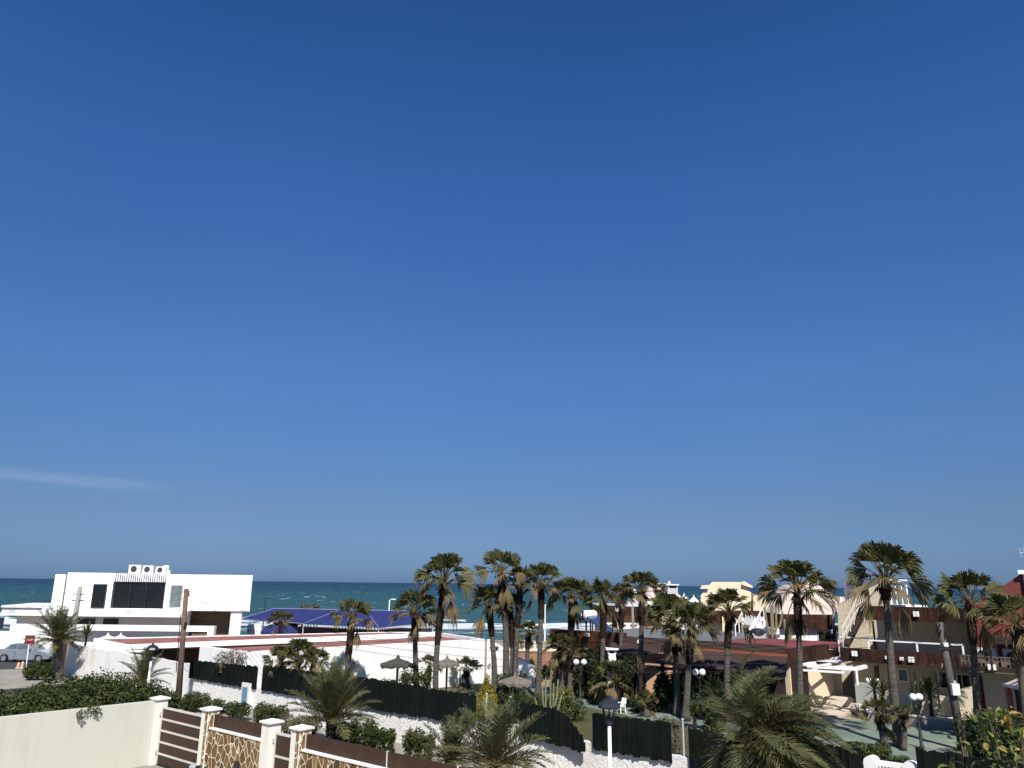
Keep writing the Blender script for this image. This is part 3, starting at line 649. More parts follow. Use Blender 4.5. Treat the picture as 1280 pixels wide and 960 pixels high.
# ------------------------------------------------------------------ left: car, stop sign, bollards
def car():
    g = gp(60, 829); L0 = 4.55; xr = g.x + 0.05; y0 = g.y
    t = thing('parked_car', (xr - L0 / 2, y0 + 0.85, 0.03), 'silver sedan parked at the left edge by the white wall', 'car')
    X = lambda u: xr - L0 + u          # u from the tail (0) to the nose (4.55)
    def body(m):
        lo = [(0.05, 0.45), (0.0, 0.62), (0.03, 0.92), (0.25, 0.99), (1.05, 0.97), (3.0, 0.95), (3.4, 0.92), (4.1, 0.80), (4.48, 0.66), (4.55, 0.5), (4.5, 0.28)]
        bot = [(4.05, 0.26)]
        for k in range(7): a = pi * k / 6; bot.append((3.68 + 0.36 * cos(a), 0.30 + 0.36 * sin(a)))
        bot += [(3.3, 0.22), (1.25, 0.22)]
        for k in range(7): a = pi * k / 6; bot.append((0.88 + 0.36 * cos(a), 0.30 + 0.36 * sin(a)))
        bot += [(0.5, 0.26), (0.12, 0.3)]
        pr = lo + bot; n = len(pr)
        rings = [(0.0, 0.06), (0.06, 0.0), (1.64, 0.0), (1.70, 0.06)]
        vs = []
        for yy, ins in rings:
            for u, z in pr: vs.append((X(u + (ins if u < 2.2 else -ins)), y0 + yy, z - (ins * 0.5 if z > 0.6 else 0) + 0.03))
        fs = [tuple(range(n)), tuple(range(3 * n, 4 * n))[::-1]]
        for r in range(3): fs += [(r * n + (i + 1) % n, r * n + i, (r + 1) * n + i, (r + 1) * n + (i + 1) % n) for i in range(n)]
        m.add(vs, fs)
    one(body, 'body', 'silver_paint', t)
    cab = [(0.75, 0.97), (1.15, 1.36), (1.6, 1.43), (2.3, 1.43), (2.65, 1.36), (3.25, 0.95)]
    def cabin(m):
        n = len(cab); vs = []
        for yy, sh in ((0.05, 0), (1.65, 0)):
            for u, z in cab:
                ins = 0.20 * (z - 0.95) / 0.48; vs.append((X(u), y0 + (yy + ins if yy < 1 else yy - ins), z + 0.03))
        m.add(vs, [tuple(range(n))[::-1], tuple(range(n, 2 * n))] + [(i, (i + 1) % n, n + (i + 1) % n, n + i) for i in range(n)])
    one(cabin, 'roof', 'silver_paint', t)
    def pane(name, pts, mat='car_glass'):
        vs = [(X(u), y0 + 0.035 + 0.20 * (z - 0.95) / 0.48, z + 0.03) for u, z in pts]; back = [(a, b + 0.02, c) for a, b, c in vs]; n = len(vs)
        mm = MB(); mm.add(vs + back, [tuple(range(n)), tuple(range(n, 2 * n))[::-1]] + [(i, (i + 1) % n, n + (i + 1) % n, n + i) for i in range(n)]); mm.build(name, mat, t)
    pane('side_window', [(0.98, 1.0), (1.22, 1.31), (1.62, 1.37), (1.74, 1.37), (1.74, 1.0)]); pane('side_window', [(1.82, 1.0), (1.82, 1.37), (2.28, 1.37), (2.58, 1.31), (2.95, 1.0)])
    pane('door_seam', [(1.77, 0.32), (1.77, 0.96), (1.785, 0.96), (1.785, 0.32)], 'black_rubber')
    def ws(m):
        a = [(2.70, 1.34), (3.20, 0.98)]
        vs = [(X(a[0][0]) + 0.02, y0 + 0.27, a[0][1] + 0.04), (X(a[1][0]) + 0.02, y0 + 0.12, a[1][1] + 0.04), (X(a[1][0]) + 0.02, y0 + 1.58, a[1][1] + 0.04), (X(a[0][0]) + 0.02, y0 + 1.43, a[0][1] + 0.04)]
        m.add(vs + [(x - 0.02, y, z - 0.02) for x, y, z in vs], [(0, 1, 2, 3), (7, 6, 5, 4), (0, 4, 5, 1), (1, 5, 6, 2), (2, 6, 7, 3), (3, 7, 4, 0)])
    one(ws, 'windscreen', 'car_glass', t)
    for u in (1.55, 2.45): one(lambda m: m.xbox(X(u), X(u + 0.2), y0 - 0.03, y0 + 0.02, 0.83, 0.87), 'door_handle', 'silver_paint', t)
    one(lambda m: m.xbox(X(2.82), X(2.98), y0 - 0.14, y0 + 0.03, 1.0, 1.13), 'side_mirror', 'silver_paint', t)
    one(lambda m: m.xbox(X(4.28), X(4.47), y0 + 0.03, y0 + 0.4, 0.62, 0.74), 'headlight', 'pale_glass', t)
    for u in (0.88, 3.68):
        for yy in (0.02, 1.48):
            w_ = one(lambda m: m.tube([(X(u), y0 + yy, 0.34), (X(u), y0 + yy + 0.2, 0.34)], 0.31, 20), 'wheel', 'black_rubber', t)
            o = MB(); o.tube([(X(u), y0 + yy - 0.012, 0.34), (X(u), y0 + yy + 0.01, 0.34)], 0.2, 16); o.build('rim', 'chrome', w_)
car()
def stop_sign():
    b = gp(32, 838); b.z = 0.13; tp = dp(36.5, 803, b.y)
    t = thing('stop_sign', b, 'small red rectangular road sign with pale letters on a leaning white post', 'road sign')
    one(lambda m: m.tube([b, tp], 0.035, 8), 'post', 'white_paint', t)
    c = dp(37.2, 799.5, b.y - 0.06); hw, hh = 0.36, 0.30
    one(lambda m: m.xbox(c.x - hw, c.x + hw, c.y - 0.01, c.y + 0.02, c.z - hh, c.z + hh), 'plate', 'sign_dark', t)
    one(lambda m: m.xbox(c.x - hw + 0.05, c.x + hw - 0.05, c.y - 0.02, c.y - 0.011, c.z - hh + 0.03, c.z + hh - 0.10), 'face', 'red_sign', t)
    cu = bpy.data.curves.new('lettering', 'FONT'); cu.body = 'STOP'; cu.size = 0.21; cu.align_x = 'CENTER'; cu.align_y = 'CENTER'; cu.extrude = 0.004; cu.offset = 0.004
    cu.materials.append(MATS['light_metal'])
    tmp = bpy.data.objects.new('tmp', cu); me = bpy.data.meshes.new_from_object(tmp); bpy.data.objects.remove(tmp)
    o = bpy.data.objects.new('lettering', me); C.objects.link(o); o.parent = t
    o.location = c + Vector((0, -0.027, 0.0)) - t.location; o.rotation_euler = (pi / 2, 0, 0)
stop_sign()
for k, (px, py) in enumerate(((21.5, 838), (26.5, 838))):
    b = gp(px, py); b.z = 0.13
    tp = dp(px + 2.4, 828 - k, b.y)
    t = thing('bollard', b, 'leaning peach concrete bollard, %s of two at the road corner' % ('left' if k == 0 else 'right'), 'bollard', 'peach bollards at the corner')
    one(lambda m: m.tube([b, b.lerp(tp, 0.85), tp], [0.10, 0.09, 0.05], 8), 'post', 'peach_post', t)
    one(lambda m: m.lathe(b, [(0.15, 0), (0.14, 0.08)], 10), 'foot', 'kerb_stone', t)

# ------------------------------------------------------------------ windows and doors in any upright plane
def opening(parent, kind, o, ex, x0, x1, z0, z1, frame='white_paint', pane='dark_glass', fw=0.07, mull=0):
    """frame set proud of the wall, pane inside it; o = point on the wall face, ex = unit vector along it, outward normal to the viewer"""
    ex = Vector(ex).normalized(); nn = Vector((ex.y, -ex.x, 0))
    def slab(m, a, b, c, d, n0, n1):
        r = [o + ex * a + nn * n0, o + ex * b + nn * n0, o + ex * b + nn * n1, o + ex * a + nn * n1]
        m.hexa([Vector((p.x, p.y, c)) for p in r], [Vector((p.x, p.y, d)) for p in r])
    m = MB()
    slab(m, x0, x0 + fw, z0, z1, 0.003, 0.07); slab(m, x1 - fw, x1, z0, z1, 0.003, 0.07)
    slab(m, x0 + fw, x1 - fw, z1 - fw, z1, 0.003, 0.068); slab(m, x0 + fw, x1 - fw, z0, z0 + fw, 0.003, 0.068)
    for k in range(mull): c = x0 + (x1 - x0) * (k + 1) / (mull + 1); slab(m, c - 0.025, c + 0.025, z0 + fw, z1 - fw, 0.003, 0.06)
    f = m.build(kind, frame, parent)
    m = MB(); slab(m, x0 + fw, x1 - fw, z0 + fw, z1 - fw, 0.004, 0.03); m.build('pane', pane, f)
    return f
def swin(parent, kind, pa, pb, w, **k):              # opening given by two photo corners on a wall at distance w
    (s0, z1), (s1, z0) = W(*pa, w), W(*pb, w)
    return opening(parent, kind, S(0, w), UV, s0, s1, z0, z1, **k)
def ywin(parent, kind, pa, pb, Y, **k):
    a, b = dp(*pa, Y), dp(*pb, Y)
    return opening(parent, kind, Vector((0, Y, 0)), (1, 0, 0), a.x, b.x, b.z, a.z, **k)

# ------------------------------------------------------------------ white modern villa at left
def villa():
    Y = 75.0
    t = thing('modern_villa', dp(190, 800, Y) * Vector((1, 1, 0)) if False else Vector((-33, Y, 0)), 'white flat roofed modern villa with a wide dark upper window at left', 'house')
    a, b = dp(66, 762, Y), dp(316, 719, Y)
    zt = b.z; zb = 3.75
    gl0, gl1 = dp(142, 727, Y), dp(203.5, 761, Y)
    m = MB(); m.xbox(a.x + 0.9, gl0.x - 0.001, Y, Y + 9, zb, zt + 0.06); m.xbox(gl1.x + 0.001, b.x, Y, Y + 9, zb, zt)
    m.xbox(gl0.x, gl1.x, Y + 0.5, Y + 9, zb, zt - 0.02); m.xbox(a.x - 0.05, a.x + 0.899, Y - 0.35, Y + 8.8, zb, zt - 0.12); m.xbox(gl0.x, gl1.x, Y + 0.001, Y + 0.499, zb, gl1.z)
    m.build('upper_storey', 'white_plaster', t)
    f = MB(); f.xbox(gl0.x + 0.02, gl0.x + 0.10, Y + 0.10, Y + 0.2, gl1.z + 0.003, gl0.z); f.xbox(gl1.x - 0.1, gl1.x - 0.02, Y + 0.10, Y + 0.2, gl1.z + 0.003, gl0.z)
    for px in (162, 182): x = dp(px, 745, Y).x; f.xbox(x - 0.035, x + 0.035, Y + 0.1, Y + 0.18, gl1.z + 0.003, gl0.z)
    wn = f.build('window', 'dark_metal', t)
    xbox(wn, 'pane', 'dark_glass', gl0.x + 0.1, gl1.x - 0.1, Y + 0.22, Y + 0.26, gl1.z + 0.01, gl0.z)
    def slats(m):
        x = gl0.x + 0.03
        while x < gl1.x - 0.12:
            m.xbox(x, x + 0.10, Y - 0.02, Y + 0.14, gl0.z + 0.001, zt + 0.05); x += 0.205
    one(slats, 'louvre', 'white_plaster', t)
    xbox(t, 'louvre_backing', 'tent_grey', gl0.x + 0.01, gl1.x - 0.01, Y + 0.30, Y + 0.40, gl0.z + 0.002, zt - 0.03)
    ywin(t, 'window', (117.5, 730), (130.5, 760.5), Y, frame='dark_metal', pane='dark_glass', fw=0.12)
    ywin(t, 'window', (214, 731), (226.5, 760), Y, frame='grey_paint', pane='pale_glass', fw=0.09)
    # lower slabs and recess
    m = MB(); e = dp(242, 766, Y)
    m.xbox(-46, a.x + 0.6, Y - 2.2, Y + 6, 3.25, 3.95); m.xbox(a.x + 0.601, e.x, Y - 1.6, Y + 5, 3.22, 3.749)
    m.xbox(-46, a.x + 0.3, Y - 2.4, Y + 6, 3.951, 4.12)
    m.build('slab', 'white_plaster', t)
    xbox(t, 'recess_wall', 'white_trim', -46, e.x - 0.3, Y + 0.6, Y + 0.9, 0, 3.2)
    m = MB()
    for px0, px1 in ((100, 122), (132, 151), (-2, 8)):
        p, q = dp(px0, 776, Y + 0.6), dp(px1, 776, Y + 0.6); m.xbox(p.x, q.x, Y + 0.54, Y + 0.598, 1.9, 2.95)
    wn = m.build('window', 'dark_metal', t)
    m = MB(); p, q = dp(235, 767, Y + 2.0), dp(291, 792, Y + 2.0); m.xbox(p.x + 0.7, q.x + 0.7, Y + 2.0, Y + 4, 0, 3.748); m.build('stone_wall', 'brown_ashlar', t)
    m = MB(); p, q = dp(289.5, 767, Y + 0.2), dp(301, 792, Y + 0.2); m.xbox(p.x, q.x, Y + 0.2, Y + 4, 0, 3.746); m.build('column', 'white_plaster', t)
    m = MB(); p, q = dp(84, 782, Y - 4), dp(268, 790, Y - 4)
    m.xbox(p.x, q.x, Y - 4.2, Y - 3.6, 2.15, 2.62); m.xbox(q.x - 0.55, q.x, Y - 4.19, Y - 3.61, 0, 2.149); m.build('pergola_beam', 'white_plaster', t)
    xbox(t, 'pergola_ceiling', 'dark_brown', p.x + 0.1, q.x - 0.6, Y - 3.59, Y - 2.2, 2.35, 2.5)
    for px in (15, 160):
        p = dp(px, 766, Y - 2.2 if px < 60 else Y - 1.6)
        def vent(m):
            for k in range(7): m.xbox(p.x - 0.32 + 0.09 * k, p.x - 0.27 + 0.09 * k, p.y - 0.02, p.y - 0.002, 3.45, 3.75)
        one(vent, 'vent', 'grey_paint', t)
    m = MB(); m.xbox(dp(218, 715, Y + 3).x, dp(224.5, 715, Y + 3).x, Y + 2, Y + 3, zt - 0.03, zt + 0.85); m.xbox(dp(216, 715, Y + 3).x, dp(227, 715, Y + 3).x, Y + 1.8, Y + 3.2, zt - 0.02, zt + 0.4)
    m.build('chimney', 'white_plaster', t)
    for o in bpy.data.objects:                       # the plan is skewed: the flank runs back along v
        if o.parent is t:
            for v in o.data.vertices:
                if v.co.y > 0: v.co.x -= 0.36 * v.co.y
    for k, (px, lab) in enumerate(((169, 'leftmost air conditioner unit on the white villa roof'), (185.5, 'middle air conditioner unit of three on the white villa roof'), (201.5, 'rightmost air conditioner unit on the white villa roof, nearest the chimney'))):
        c = dp(px, 715, Y + 1.5)
        ac_unit(Vector((c.x, Y + 1.5, zt + 0.0)), (1.15, 1.0, 0.95)[k], (0.85, 0.8, 0.72)[k], lab, 'air conditioners on the villa roof')
def ac_unit(base, w, h, label, group=None, rz=0.0):
    t = thing('air_conditioner', base, label, 'air conditioner', group, rz)
    M_ = world_of(t)
    def mk(m, f):
        f(m); m.v = [M_ @ p for p in m.v]; return m
    def bx(m): m.xbox(-w / 2, w / 2, -0.18, 0.18, 0.06, h); m.xbox(-w / 2 + 0.05, -w / 2 + 0.15, -0.2, 0.2, 0, 0.06); m.xbox(w / 2 - 0.15, w / 2 - 0.05, -0.2, 0.2, 0, 0.06)
    mk(MB(), bx).build('casing', 'ac_white', t)
    def gr(m):
        m.tube([(-0.08 * w, -0.181, 0.06 + (h - 0.06) / 2), (-0.08 * w, -0.195, 0.06 + (h - 0.06) / 2)], 0.38 * (h - 0.06), 20)
    g = mk(MB(), gr).build('fan_grille', 'dark_metal', t)
    def fan(m):
        c = Vector((-0.08 * w, -0.2, 0.06 + (h - 0.06) / 2))
        for k in range(3):
            a = 2 * pi * k / 3 + 0.5; d = Vector((cos(a), 0, sin(a))); e = Vector((-sin(a), 0, cos(a)))
            r = 0.33 * (h - 0.06)
            q = [c + d * 0.04 - e * 0.03, c + d * r - e * 0.02, c + d * r * 0.95 + e * 0.14, c + d * 0.04 + e * 0.05]
            m.add(q + [p - Vector((0, 0.006, 0)) for p in q], [(0, 1, 2, 3), (7, 6, 5, 4)])
        m.tube([c, c - Vector((0, 0.012, 0))], 0.05, 10)
    mk(MB(), fan).build('fan', 'weathered_pole', g)
    return t
villa()
def car_wall():
    Y = 68.0; b = dp(81, 800, Y)
    m = MB(); m.xbox(-60, dp(10, 800, Y).x, Y + 0.4, Y + 0.7, 0, 2.15); m.xbox(dp(10, 800, Y).x, b.x, Y, Y + 0.3, 0, 2.78)
    tag(m.build('boundary_wall', 'white_plaster'), 'smooth white boundary wall behind the silver car at the left edge', 'wall')
    g = thing('side_gate', dp(82, 812, 62) * Vector((1, 1, 0)), 'dark narrow wooden side gate left of the white stucco street wall', 'gate')
    p, q = dp(77.5, 792, 60.5), dp(84.5, 830, 60.5)
    xbox(g, 'leaf', 'dark_brown', p.x, q.x - 0.06, 60.5, 60.62, 0.1, p.z); xbox(g, 'jamb', 'grey_plaster', q.x - 0.055, q.x + 0.14, 60.45, 60.7, 0, p.z + 0.05)
    for k in range(2): xbox(g, 'strap', 'dark_metal', p.x, q.x - 0.06, 60.485, 60.499, 0.5 + k * 1.2, 0.56 + k * 1.2)
car_wall()
def parasol(base, z, r, label, mat, polem, depth=0.5, n=14, rag=0.0, cat='parasol', group=None, frill=0.08):
    b = Vector(base); t = thing('thatched_parasol' if 'thatch' in mat else 'parasol', b, label, cat, group); R = random.Random(int(r * 100 + b.x * 10))
    one(lambda m: m.tube([b, b + Vector((0, 0, z - depth * 0.3))], 0.06, 8), 'pole', polem, t)
    def cv(m):
        rings = [(0.03, 0), (0.28, -0.35), (0.62, -0.66), (1.0, -1.0)]; vs = []; k2 = n * 3
        for ru, zu in rings:
            for k in range(k2):
                j = R.uniform(-rag, rag) if ru == 1.0 else R.uniform(-rag, rag) * 0.25
                vs.append(b + Vector((cos(2 * pi * k / k2) * r * ru * (1 + j * 0.4), sin(2 * pi * k / k2) * r * ru * (1 + j * 0.4), z + zu * depth * (0.85 if 0 < ru < 1 else 1) + j * 0.3)))
        fs = [(i * k2 + k, i * k2 + (k + 1) % k2, (i + 1) * k2 + (k + 1) % k2, (i + 1) * k2 + k) for i in range(3) for k in range(k2)]
        lo = [p - Vector((0, 0, frill + R.uniform(0, rag * 0.4))) for p in vs[3 * k2:]]
        o = len(vs); vs += lo; fs += [(3 * k2 + k, 3 * k2 + (k + 1) % k2, o + (k + 1) % k2, o + k) for k in range(k2)]
        vs.append(b + Vector((0, 0, z - depth * 0.55))); fs += [(o + k, o + (k + 1) % k2, len(vs) - 1) for k in range(k2)]
        m.add(vs, fs)
    one(cv, 'canopy', mat, t)
    one(lambda m: m.lathe(b + Vector((0, 0, z - 0.06)), [(0.14 * min(1, r), 0), (0.10 * min(1, r), 0.10), (0.03, 0.2)], 8), 'finial', mat, t)
    return t
for px, lab in ((135, 'small white parasol on the villa terrace, left one above the white wall'), (151, 'small white parasol on the villa terrace, right one above the white wall')):
    p = dp(px, 793.5, 66); parasol((p.x, 66, 0.02), p.z, 0.75, lab, 'white_trim', 'grey_paint', 0.35, group='white parasols on the villa terrace')

# ------------------------------------------------------------------ white bungalow with red roofs
def bungalow():
    z = 2.85
    f0, f1 = gp(310, 815, z), gp(606, 798.6, z); lf = gp(250, 808, z)
    s0, zb0 = W(158, 806, 0.32); b0 = S(s0, 0.32, 0); b1 = gp(547, 791, z)
    t = thing('bungalow', (f0 + f1) / 2 * Vector((1, 1, 0)), 'long low white bungalow with flat red roofs and white parapets', 'house')
    e = (f1 - f0).normalized(); n = Vector((-e.y, e.x, 0))
    st = S(0.2, 0.0); lw = Vector((lf.x, lf.y, 0))
    m = MB(); m.wall(f0, f1, 0.3, 0, z); m.wall(lw, f0 - e * 0.001, 0.3, 0, z)
    sd = f1 + n * 0.0
    b1g = Vector((b1.x, b1.y, 0)); m.wall(f1 + e * 0.001, b1g + e * 0.3, 0.3, 0, z)
    m.build('wall', 'white_plaster', t)
    m = MB(); q = [f0 + n * 0.302 + e * 0.1, f1 + n * 0.302, b1g, lw + n * 0.9 + e * 0.6, lw + n * 0.31 + e * 0.35]
    m.prism([(p.x, p.y) for p in q], 2.3, 2.60); m.build('roof', 'red_roof', t)
    # the raised band and the porch that looks onto the street
    sk, zk = W(117, 798, 0.34); bk0, bk1 = S(sk, 0.34, 0), gp(478, 791, 2.75)
    bd = (b1 - b0).normalized(); bn = Vector((-bd.y, bd.x, 0))
    q = [b0, b1 + e * 0.1, b1 + e * 0.1 + bn * 0.3, b0 + bn * 0.3]
    m = MB(); m.prism([(p.x, p.y) for p in q], [zb0 - 0.30, 2.52, 2.52, zb0 - 0.30], [zb0, 2.88, 2.88, zb0]); m.build('fascia', 'white_plaster', t)
    q = [b0 + bn * 0.302, b1 + bn * 0.302, bk1, bk0 + bn * 0.2]; m = MB()
    m.prism([(p.x, p.y) for p in q], 2.1, [zb0 - 0.04, 2.82, 2.76, zk - 0.06]); m.build('roof', 'red_roof', t)
    m = MB(); m.wall(bk0, bk1, 0.22, 2.1, zk, 2.80); m.wall(bk1, b1 + bn * 0.31, 0.22, 2.2, 2.8, 2.88); m.wall(bk0, b0 - UV * 0.01, 0.2, 1.9, zk, zb0); m.build('parapet', 'white_plaster', t)
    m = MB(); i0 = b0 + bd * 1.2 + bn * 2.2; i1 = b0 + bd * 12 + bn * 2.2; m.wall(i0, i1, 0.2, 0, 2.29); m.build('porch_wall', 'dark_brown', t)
    # wall lamp bracket on the long wall
    p = dp(543, 806, (f0.y + (f1.y - f0.y) * 0.78) - 0.12)
    one(lambda m: (m.xbox(p.x - 0.04, p.x + 0.04, p.y - 0.1, p.y + 0.15, p.z, p.z + 0.05), m.lathe(p - Vector((0, 0.05, 0.28)), [(0.10, 0), (0.16, 0.12), (0.15, 0.26), (0.03, 0.29)], 10)), 'wall_lamp', 'dark_metal', t)
    # lean-to side wall sloping towards the beach side
    a = Vector((f1.x, f1.y, 0)); b = gp(628, 850, 0); b = a + Vector((2.0, -1.4, 0))
    m = MB(); m.wall(a + Vector((0.16, -0.02, 0)), b + Vector((1.2, -0.9, 0)), 0.25, 0, 2.82, 1.35)
    tag(m.build('sloping_wall', 'white_plaster'), 'white garden wall with a sloping top joining the right corner of the bungalow', 'wall')
bungalow()

# ------------------------------------------------------------------ blue canopies on the beach
def canopies():
    a, mid, b, c = dp(299, 774.5, 92), dp(379, 780, 86), dp(473, 784.5, 84), dp(541, 778, 92)
    r1, r2, r3 = dp(343, 761, 98), dp(425, 763, 98), dp(507, 764, 98)
    t = thing('shade_canopy', (-17, 90, 0), 'wide dark blue canvas shade canopy of the beach bar with pale piping', 'canopy')
    m = MB(); bk0, bk1 = Vector((a.x, 104, 2.3)), Vector((c.x, 104, 2.3))
    m.add([a, mid, b, c, r1, r2, r3, bk0, bk1], [(0, 1, 4), (1, 5, 4), (1, 2, 6, 5), (2, 3, 6), (0, 4, 7), (3, 8, 6), (4, 5, 6, 8, 7)])
    o = m.build('canvas', 'blue_canvas', t)
    so = o.modifiers.new('thickness', 'SOLIDIFY'); so.thickness = 0.03
    def piping(m):
        up = Vector((0, 0, 0.05))
        for p, q in ((a, r1), (r1, r3), (mid, r2), (dp(463, 771, 91), b), (a, mid)): m.tube([p + up, q + up], 0.035, 5)
    one(piping, 'piping', 'blue_piping', t)
    def val(m):
        for p, q in ((mid, b), (b, c)):
            n = int((q - p).length / 0.33)
            for k in range(n):
                u, v = p.lerp(q, k / n), p.lerp(q, (k + 0.62) / n)
                m.add([u + Vector((0, -0.03, -0.02)), v + Vector((0, -0.03, -0.02)), v + Vector((0, -0.03, -0.20)), (u + v) / 2 + Vector((0, -0.03, -0.28)), u + Vector((0, -0.03, -0.20)),
                       u + Vector((0, 0.02, -0.02)), v + Vector((0, 0.02, -0.02)), v + Vector((0, 0.02, -0.20)), u + Vector((0, 0.02, -0.20))], [(0, 4, 3, 2, 1), (5, 6, 7, 8)])
    one(val, 'valance', 'grey_paint', t)
    def posts(m, p): m.tube([Vector((p.x, p.y + 0.1, -0.1)), Vector((p.x, p.y + 0.1, p.z - 0.03))], 0.06, 8)
    for p in (a, mid, b, c): one(lambda m: posts(m, p), 'post', 'grey_paint', t)
    # inside: counter and back wall in shade
    bar = thing('beach_bar', (-17, 97, 0), 'pale grey beach bar counter in the shade under the blue canopy', 'bar')
    xbox(bar, 'counter', 'grey_plaster', mid.x - 4, c.x - 0.4, 95, 95.6, -0.1, 1.25); xbox(bar, 'counter_top', 'white_trim', mid.x - 4.1, c.x - 0.3, 94.9, 95.7, 1.251, 1.32)
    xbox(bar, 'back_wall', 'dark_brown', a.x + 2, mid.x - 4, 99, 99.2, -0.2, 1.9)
    cab = thing('white_cabinet', dp(318, 800, 84) * Vector((1, 1, 0)), 'white double door cabinet standing left of the small palm under the blue canopy', 'cabinet')
    p, q = dp(309.5, 780.5, 84), dp(326, 793, 84)
    xbox(cab, 'body', 'white_paint', p.x, q.x, 84, 84.7, 0, p.z)
    for k in range(2): xbox(cab, 'door', 'white_paint', p.x + 0.03 + k * (q.x - p.x) / 2, p.x + (k + 1) * (q.x - p.x) / 2 - 0.03, 83.97, 83.999, 0.1, p.z - 0.05)
    for k in range(2): xbox(cab, 'handle', 'dark_metal', p.x + 0.12, p.x + 0.28, 83.93, 83.969, 0.9 + 0.55 * k, 1.02 + 0.55 * k)
    tent = [dp(327, 783, 82), dp(352, 790, 82), dp(344, 779, 85)]
    m = MB(); g0 = Vector((0, 0, 0)); lo = [dp(326, 790, 82), dp(372, 790, 82), dp(372, 788, 86), dp(326, 788, 86)]; ap = [dp(336, 781.5, 84), dp(362, 781.5, 84)]
    m.add(lo + ap + [p - Vector((0, 0, 1.6)) for p in lo], [(0, 1, 5, 4), (2, 3, 4, 5), (3, 0, 4), (1, 2, 5), (6, 7, 1, 0), (7, 8, 2, 1), (8, 9, 3, 2), (9, 6, 0, 3)])
    tag(m.build('beach_tent', 'blue_canvas'), 'low dark blue beach tent below the left part of the big canopy', 'tent')
canopies()
def beach_lamp(px0, py0, px1, py1, Y, label, mat, double=False, r=0.09):
    a, b = dp(px0, py0, Y), dp(px1, py1, Y)
    t = thing('beach_lamp', (a.x, Y, -0.8), label, 'lamp post')
    one(lambda m: m.tube([(a.x, Y, -0.8), (b.x, Y, b.z)], [r, r * 0.7], 8), 'post', mat, t)
    def arm(m): m.tube([(b.x, Y, b.z - 0.05), (b.x + 0.25, Y, b.z + 0.1), (b.x + 0.5, Y, b.z + 0.1)], 0.06, 6)
    one(arm, 'arm', mat, t)
    one(lambda m: m.xbox(b.x + 0.4, b.x + 0.85, Y - 0.12, Y + 0.12, b.z + 0.02, b.z + 0.15), 'lamp_head', mat, t, bevel=0.04)
beach_lamp(486, 764, 487, 750, 108, 'white beach lamp post with a bent head rising behind the blue canopy', 'white_paint', r=0.11)
beach_lamp(330.5, 765, 332, 748.5, 108, 'dark beach lamp post rising behind the left end of the blue canopy', 'dark_metal')
beach_lamp(681, 784, 681.5, 756, 96, 'thin white beach lamp post beside the slim straight palm', 'white_paint', r=0.09)

# ------------------------------------------------------------------ beach wall, back building, restaurant
def beach_wall():
    Y = 62; a, b = dp(632, 812, Y), dp(722, 812, Y)
    t = thing('beach_wall', ((a.x + b.x) / 2, Y, 0), 'terracotta beach wall with a pale cap behind the middle palm cluster', 'wall')
    xbox(t, 'wall', 'terracotta_wall', a.x, b.x, Y, Y + 0.4, -0.3, 1.55); xbox(t, 'cap', 'cream_plaster', a.x - 0.05, b.x + 0.05, Y - 0.06, Y + 0.46, 1.551, 1.72)
    for px in (641, 646, 668, 688):
        x = dp(px, 808, Y).x; one(lambda m: m.lathe((x, Y + 0.2, 1.721), [(0.16, 0), (0.10, 0.06), (0.16, 0.2), (0.08, 0.36), (0.13, 0.44), (0.02, 0.5)], 8), 'finial', 'white_paint', t)
    a, b = gp(634, 858), gp(724, 860)
    m = MB(); R = random.Random(4); x = 0.0
    d = gp(880, 884) - gp(640, 853); n_ = d.normalized()
    g0 = gp(640, 853)
    t = thing('kerb_wall', g0, 'low peach coloured block kerb wall along the far side of the green path', 'kerb')
    def kb(m):
        x = 0.0
        while x < d.length:
            L_ = R.uniform(0.5, 0.9); m.wall(g0 + n_ * x, g0 + n_ * (x + L_ - 0.03), 0.3, 0, 0.42 + R.uniform(-0.05, 0.05)); x += L_
    one(kb, 'blocks', 'kerb_peach', t)
    a = W(1085, 893, 20); b = W(1192, 913, 20)
    t = thing('planter_wall', S((a[0] + b[0]) / 2, 20), 'low grey planter wall with a pale edge below the yucca at right', 'planter')
    wbox(t, 'wall', 'gravel', a[0], b[0], 19.9, 20.15, 0, 0.42); wbox(t, 'edge', 'rock_pale', a[0] - 0.02, b[0] + 0.02, 19.86, 20.2, 0.421, 0.49)
    wbox(t, 'soil', 'sand_ground', a[0] + 0.1, b[0] + 1.0, 20.151, 21.4, 0, 0.36)
    for k, (px, py, r) in enumerate(((1077, 893, 0.45), (1082, 897, 0.3), (1195, 910, 0.40), (1203, 915, 0.32))):
        c = gp(px, py); R2 = random.Random(k)
        def rock(m):
            for i in range(1):
                vs = []; n = 8
                for j in range(5):
                    f = pi * j / 4
                    for q in range(n): rr = r * R2.uniform(0.8, 1.1); vs.append(c + Vector((rr * sin(f) * cos(2 * pi * q / n) * 1.3, rr * sin(f) * sin(2 * pi * q / n), 0.6 * r - rr * cos(f) * 0.75)))
                m.add(vs, [(j * n + q, j * n + (q + 1) % n, (j + 1) * n + (q + 1) % n, (j + 1) * n + q) for j in range(4) for q in range(n)])
        tag(one(rock, 'boulder', 'rock_pale'), ('large pale boulder below the grey pergola pillar', 'smaller pale boulder right beside the pergola boulder', 'pale boulder left of the weathered pole foot', 'small pale boulder behind the weathered pole foot')[k], 'rock')
beach_wall()
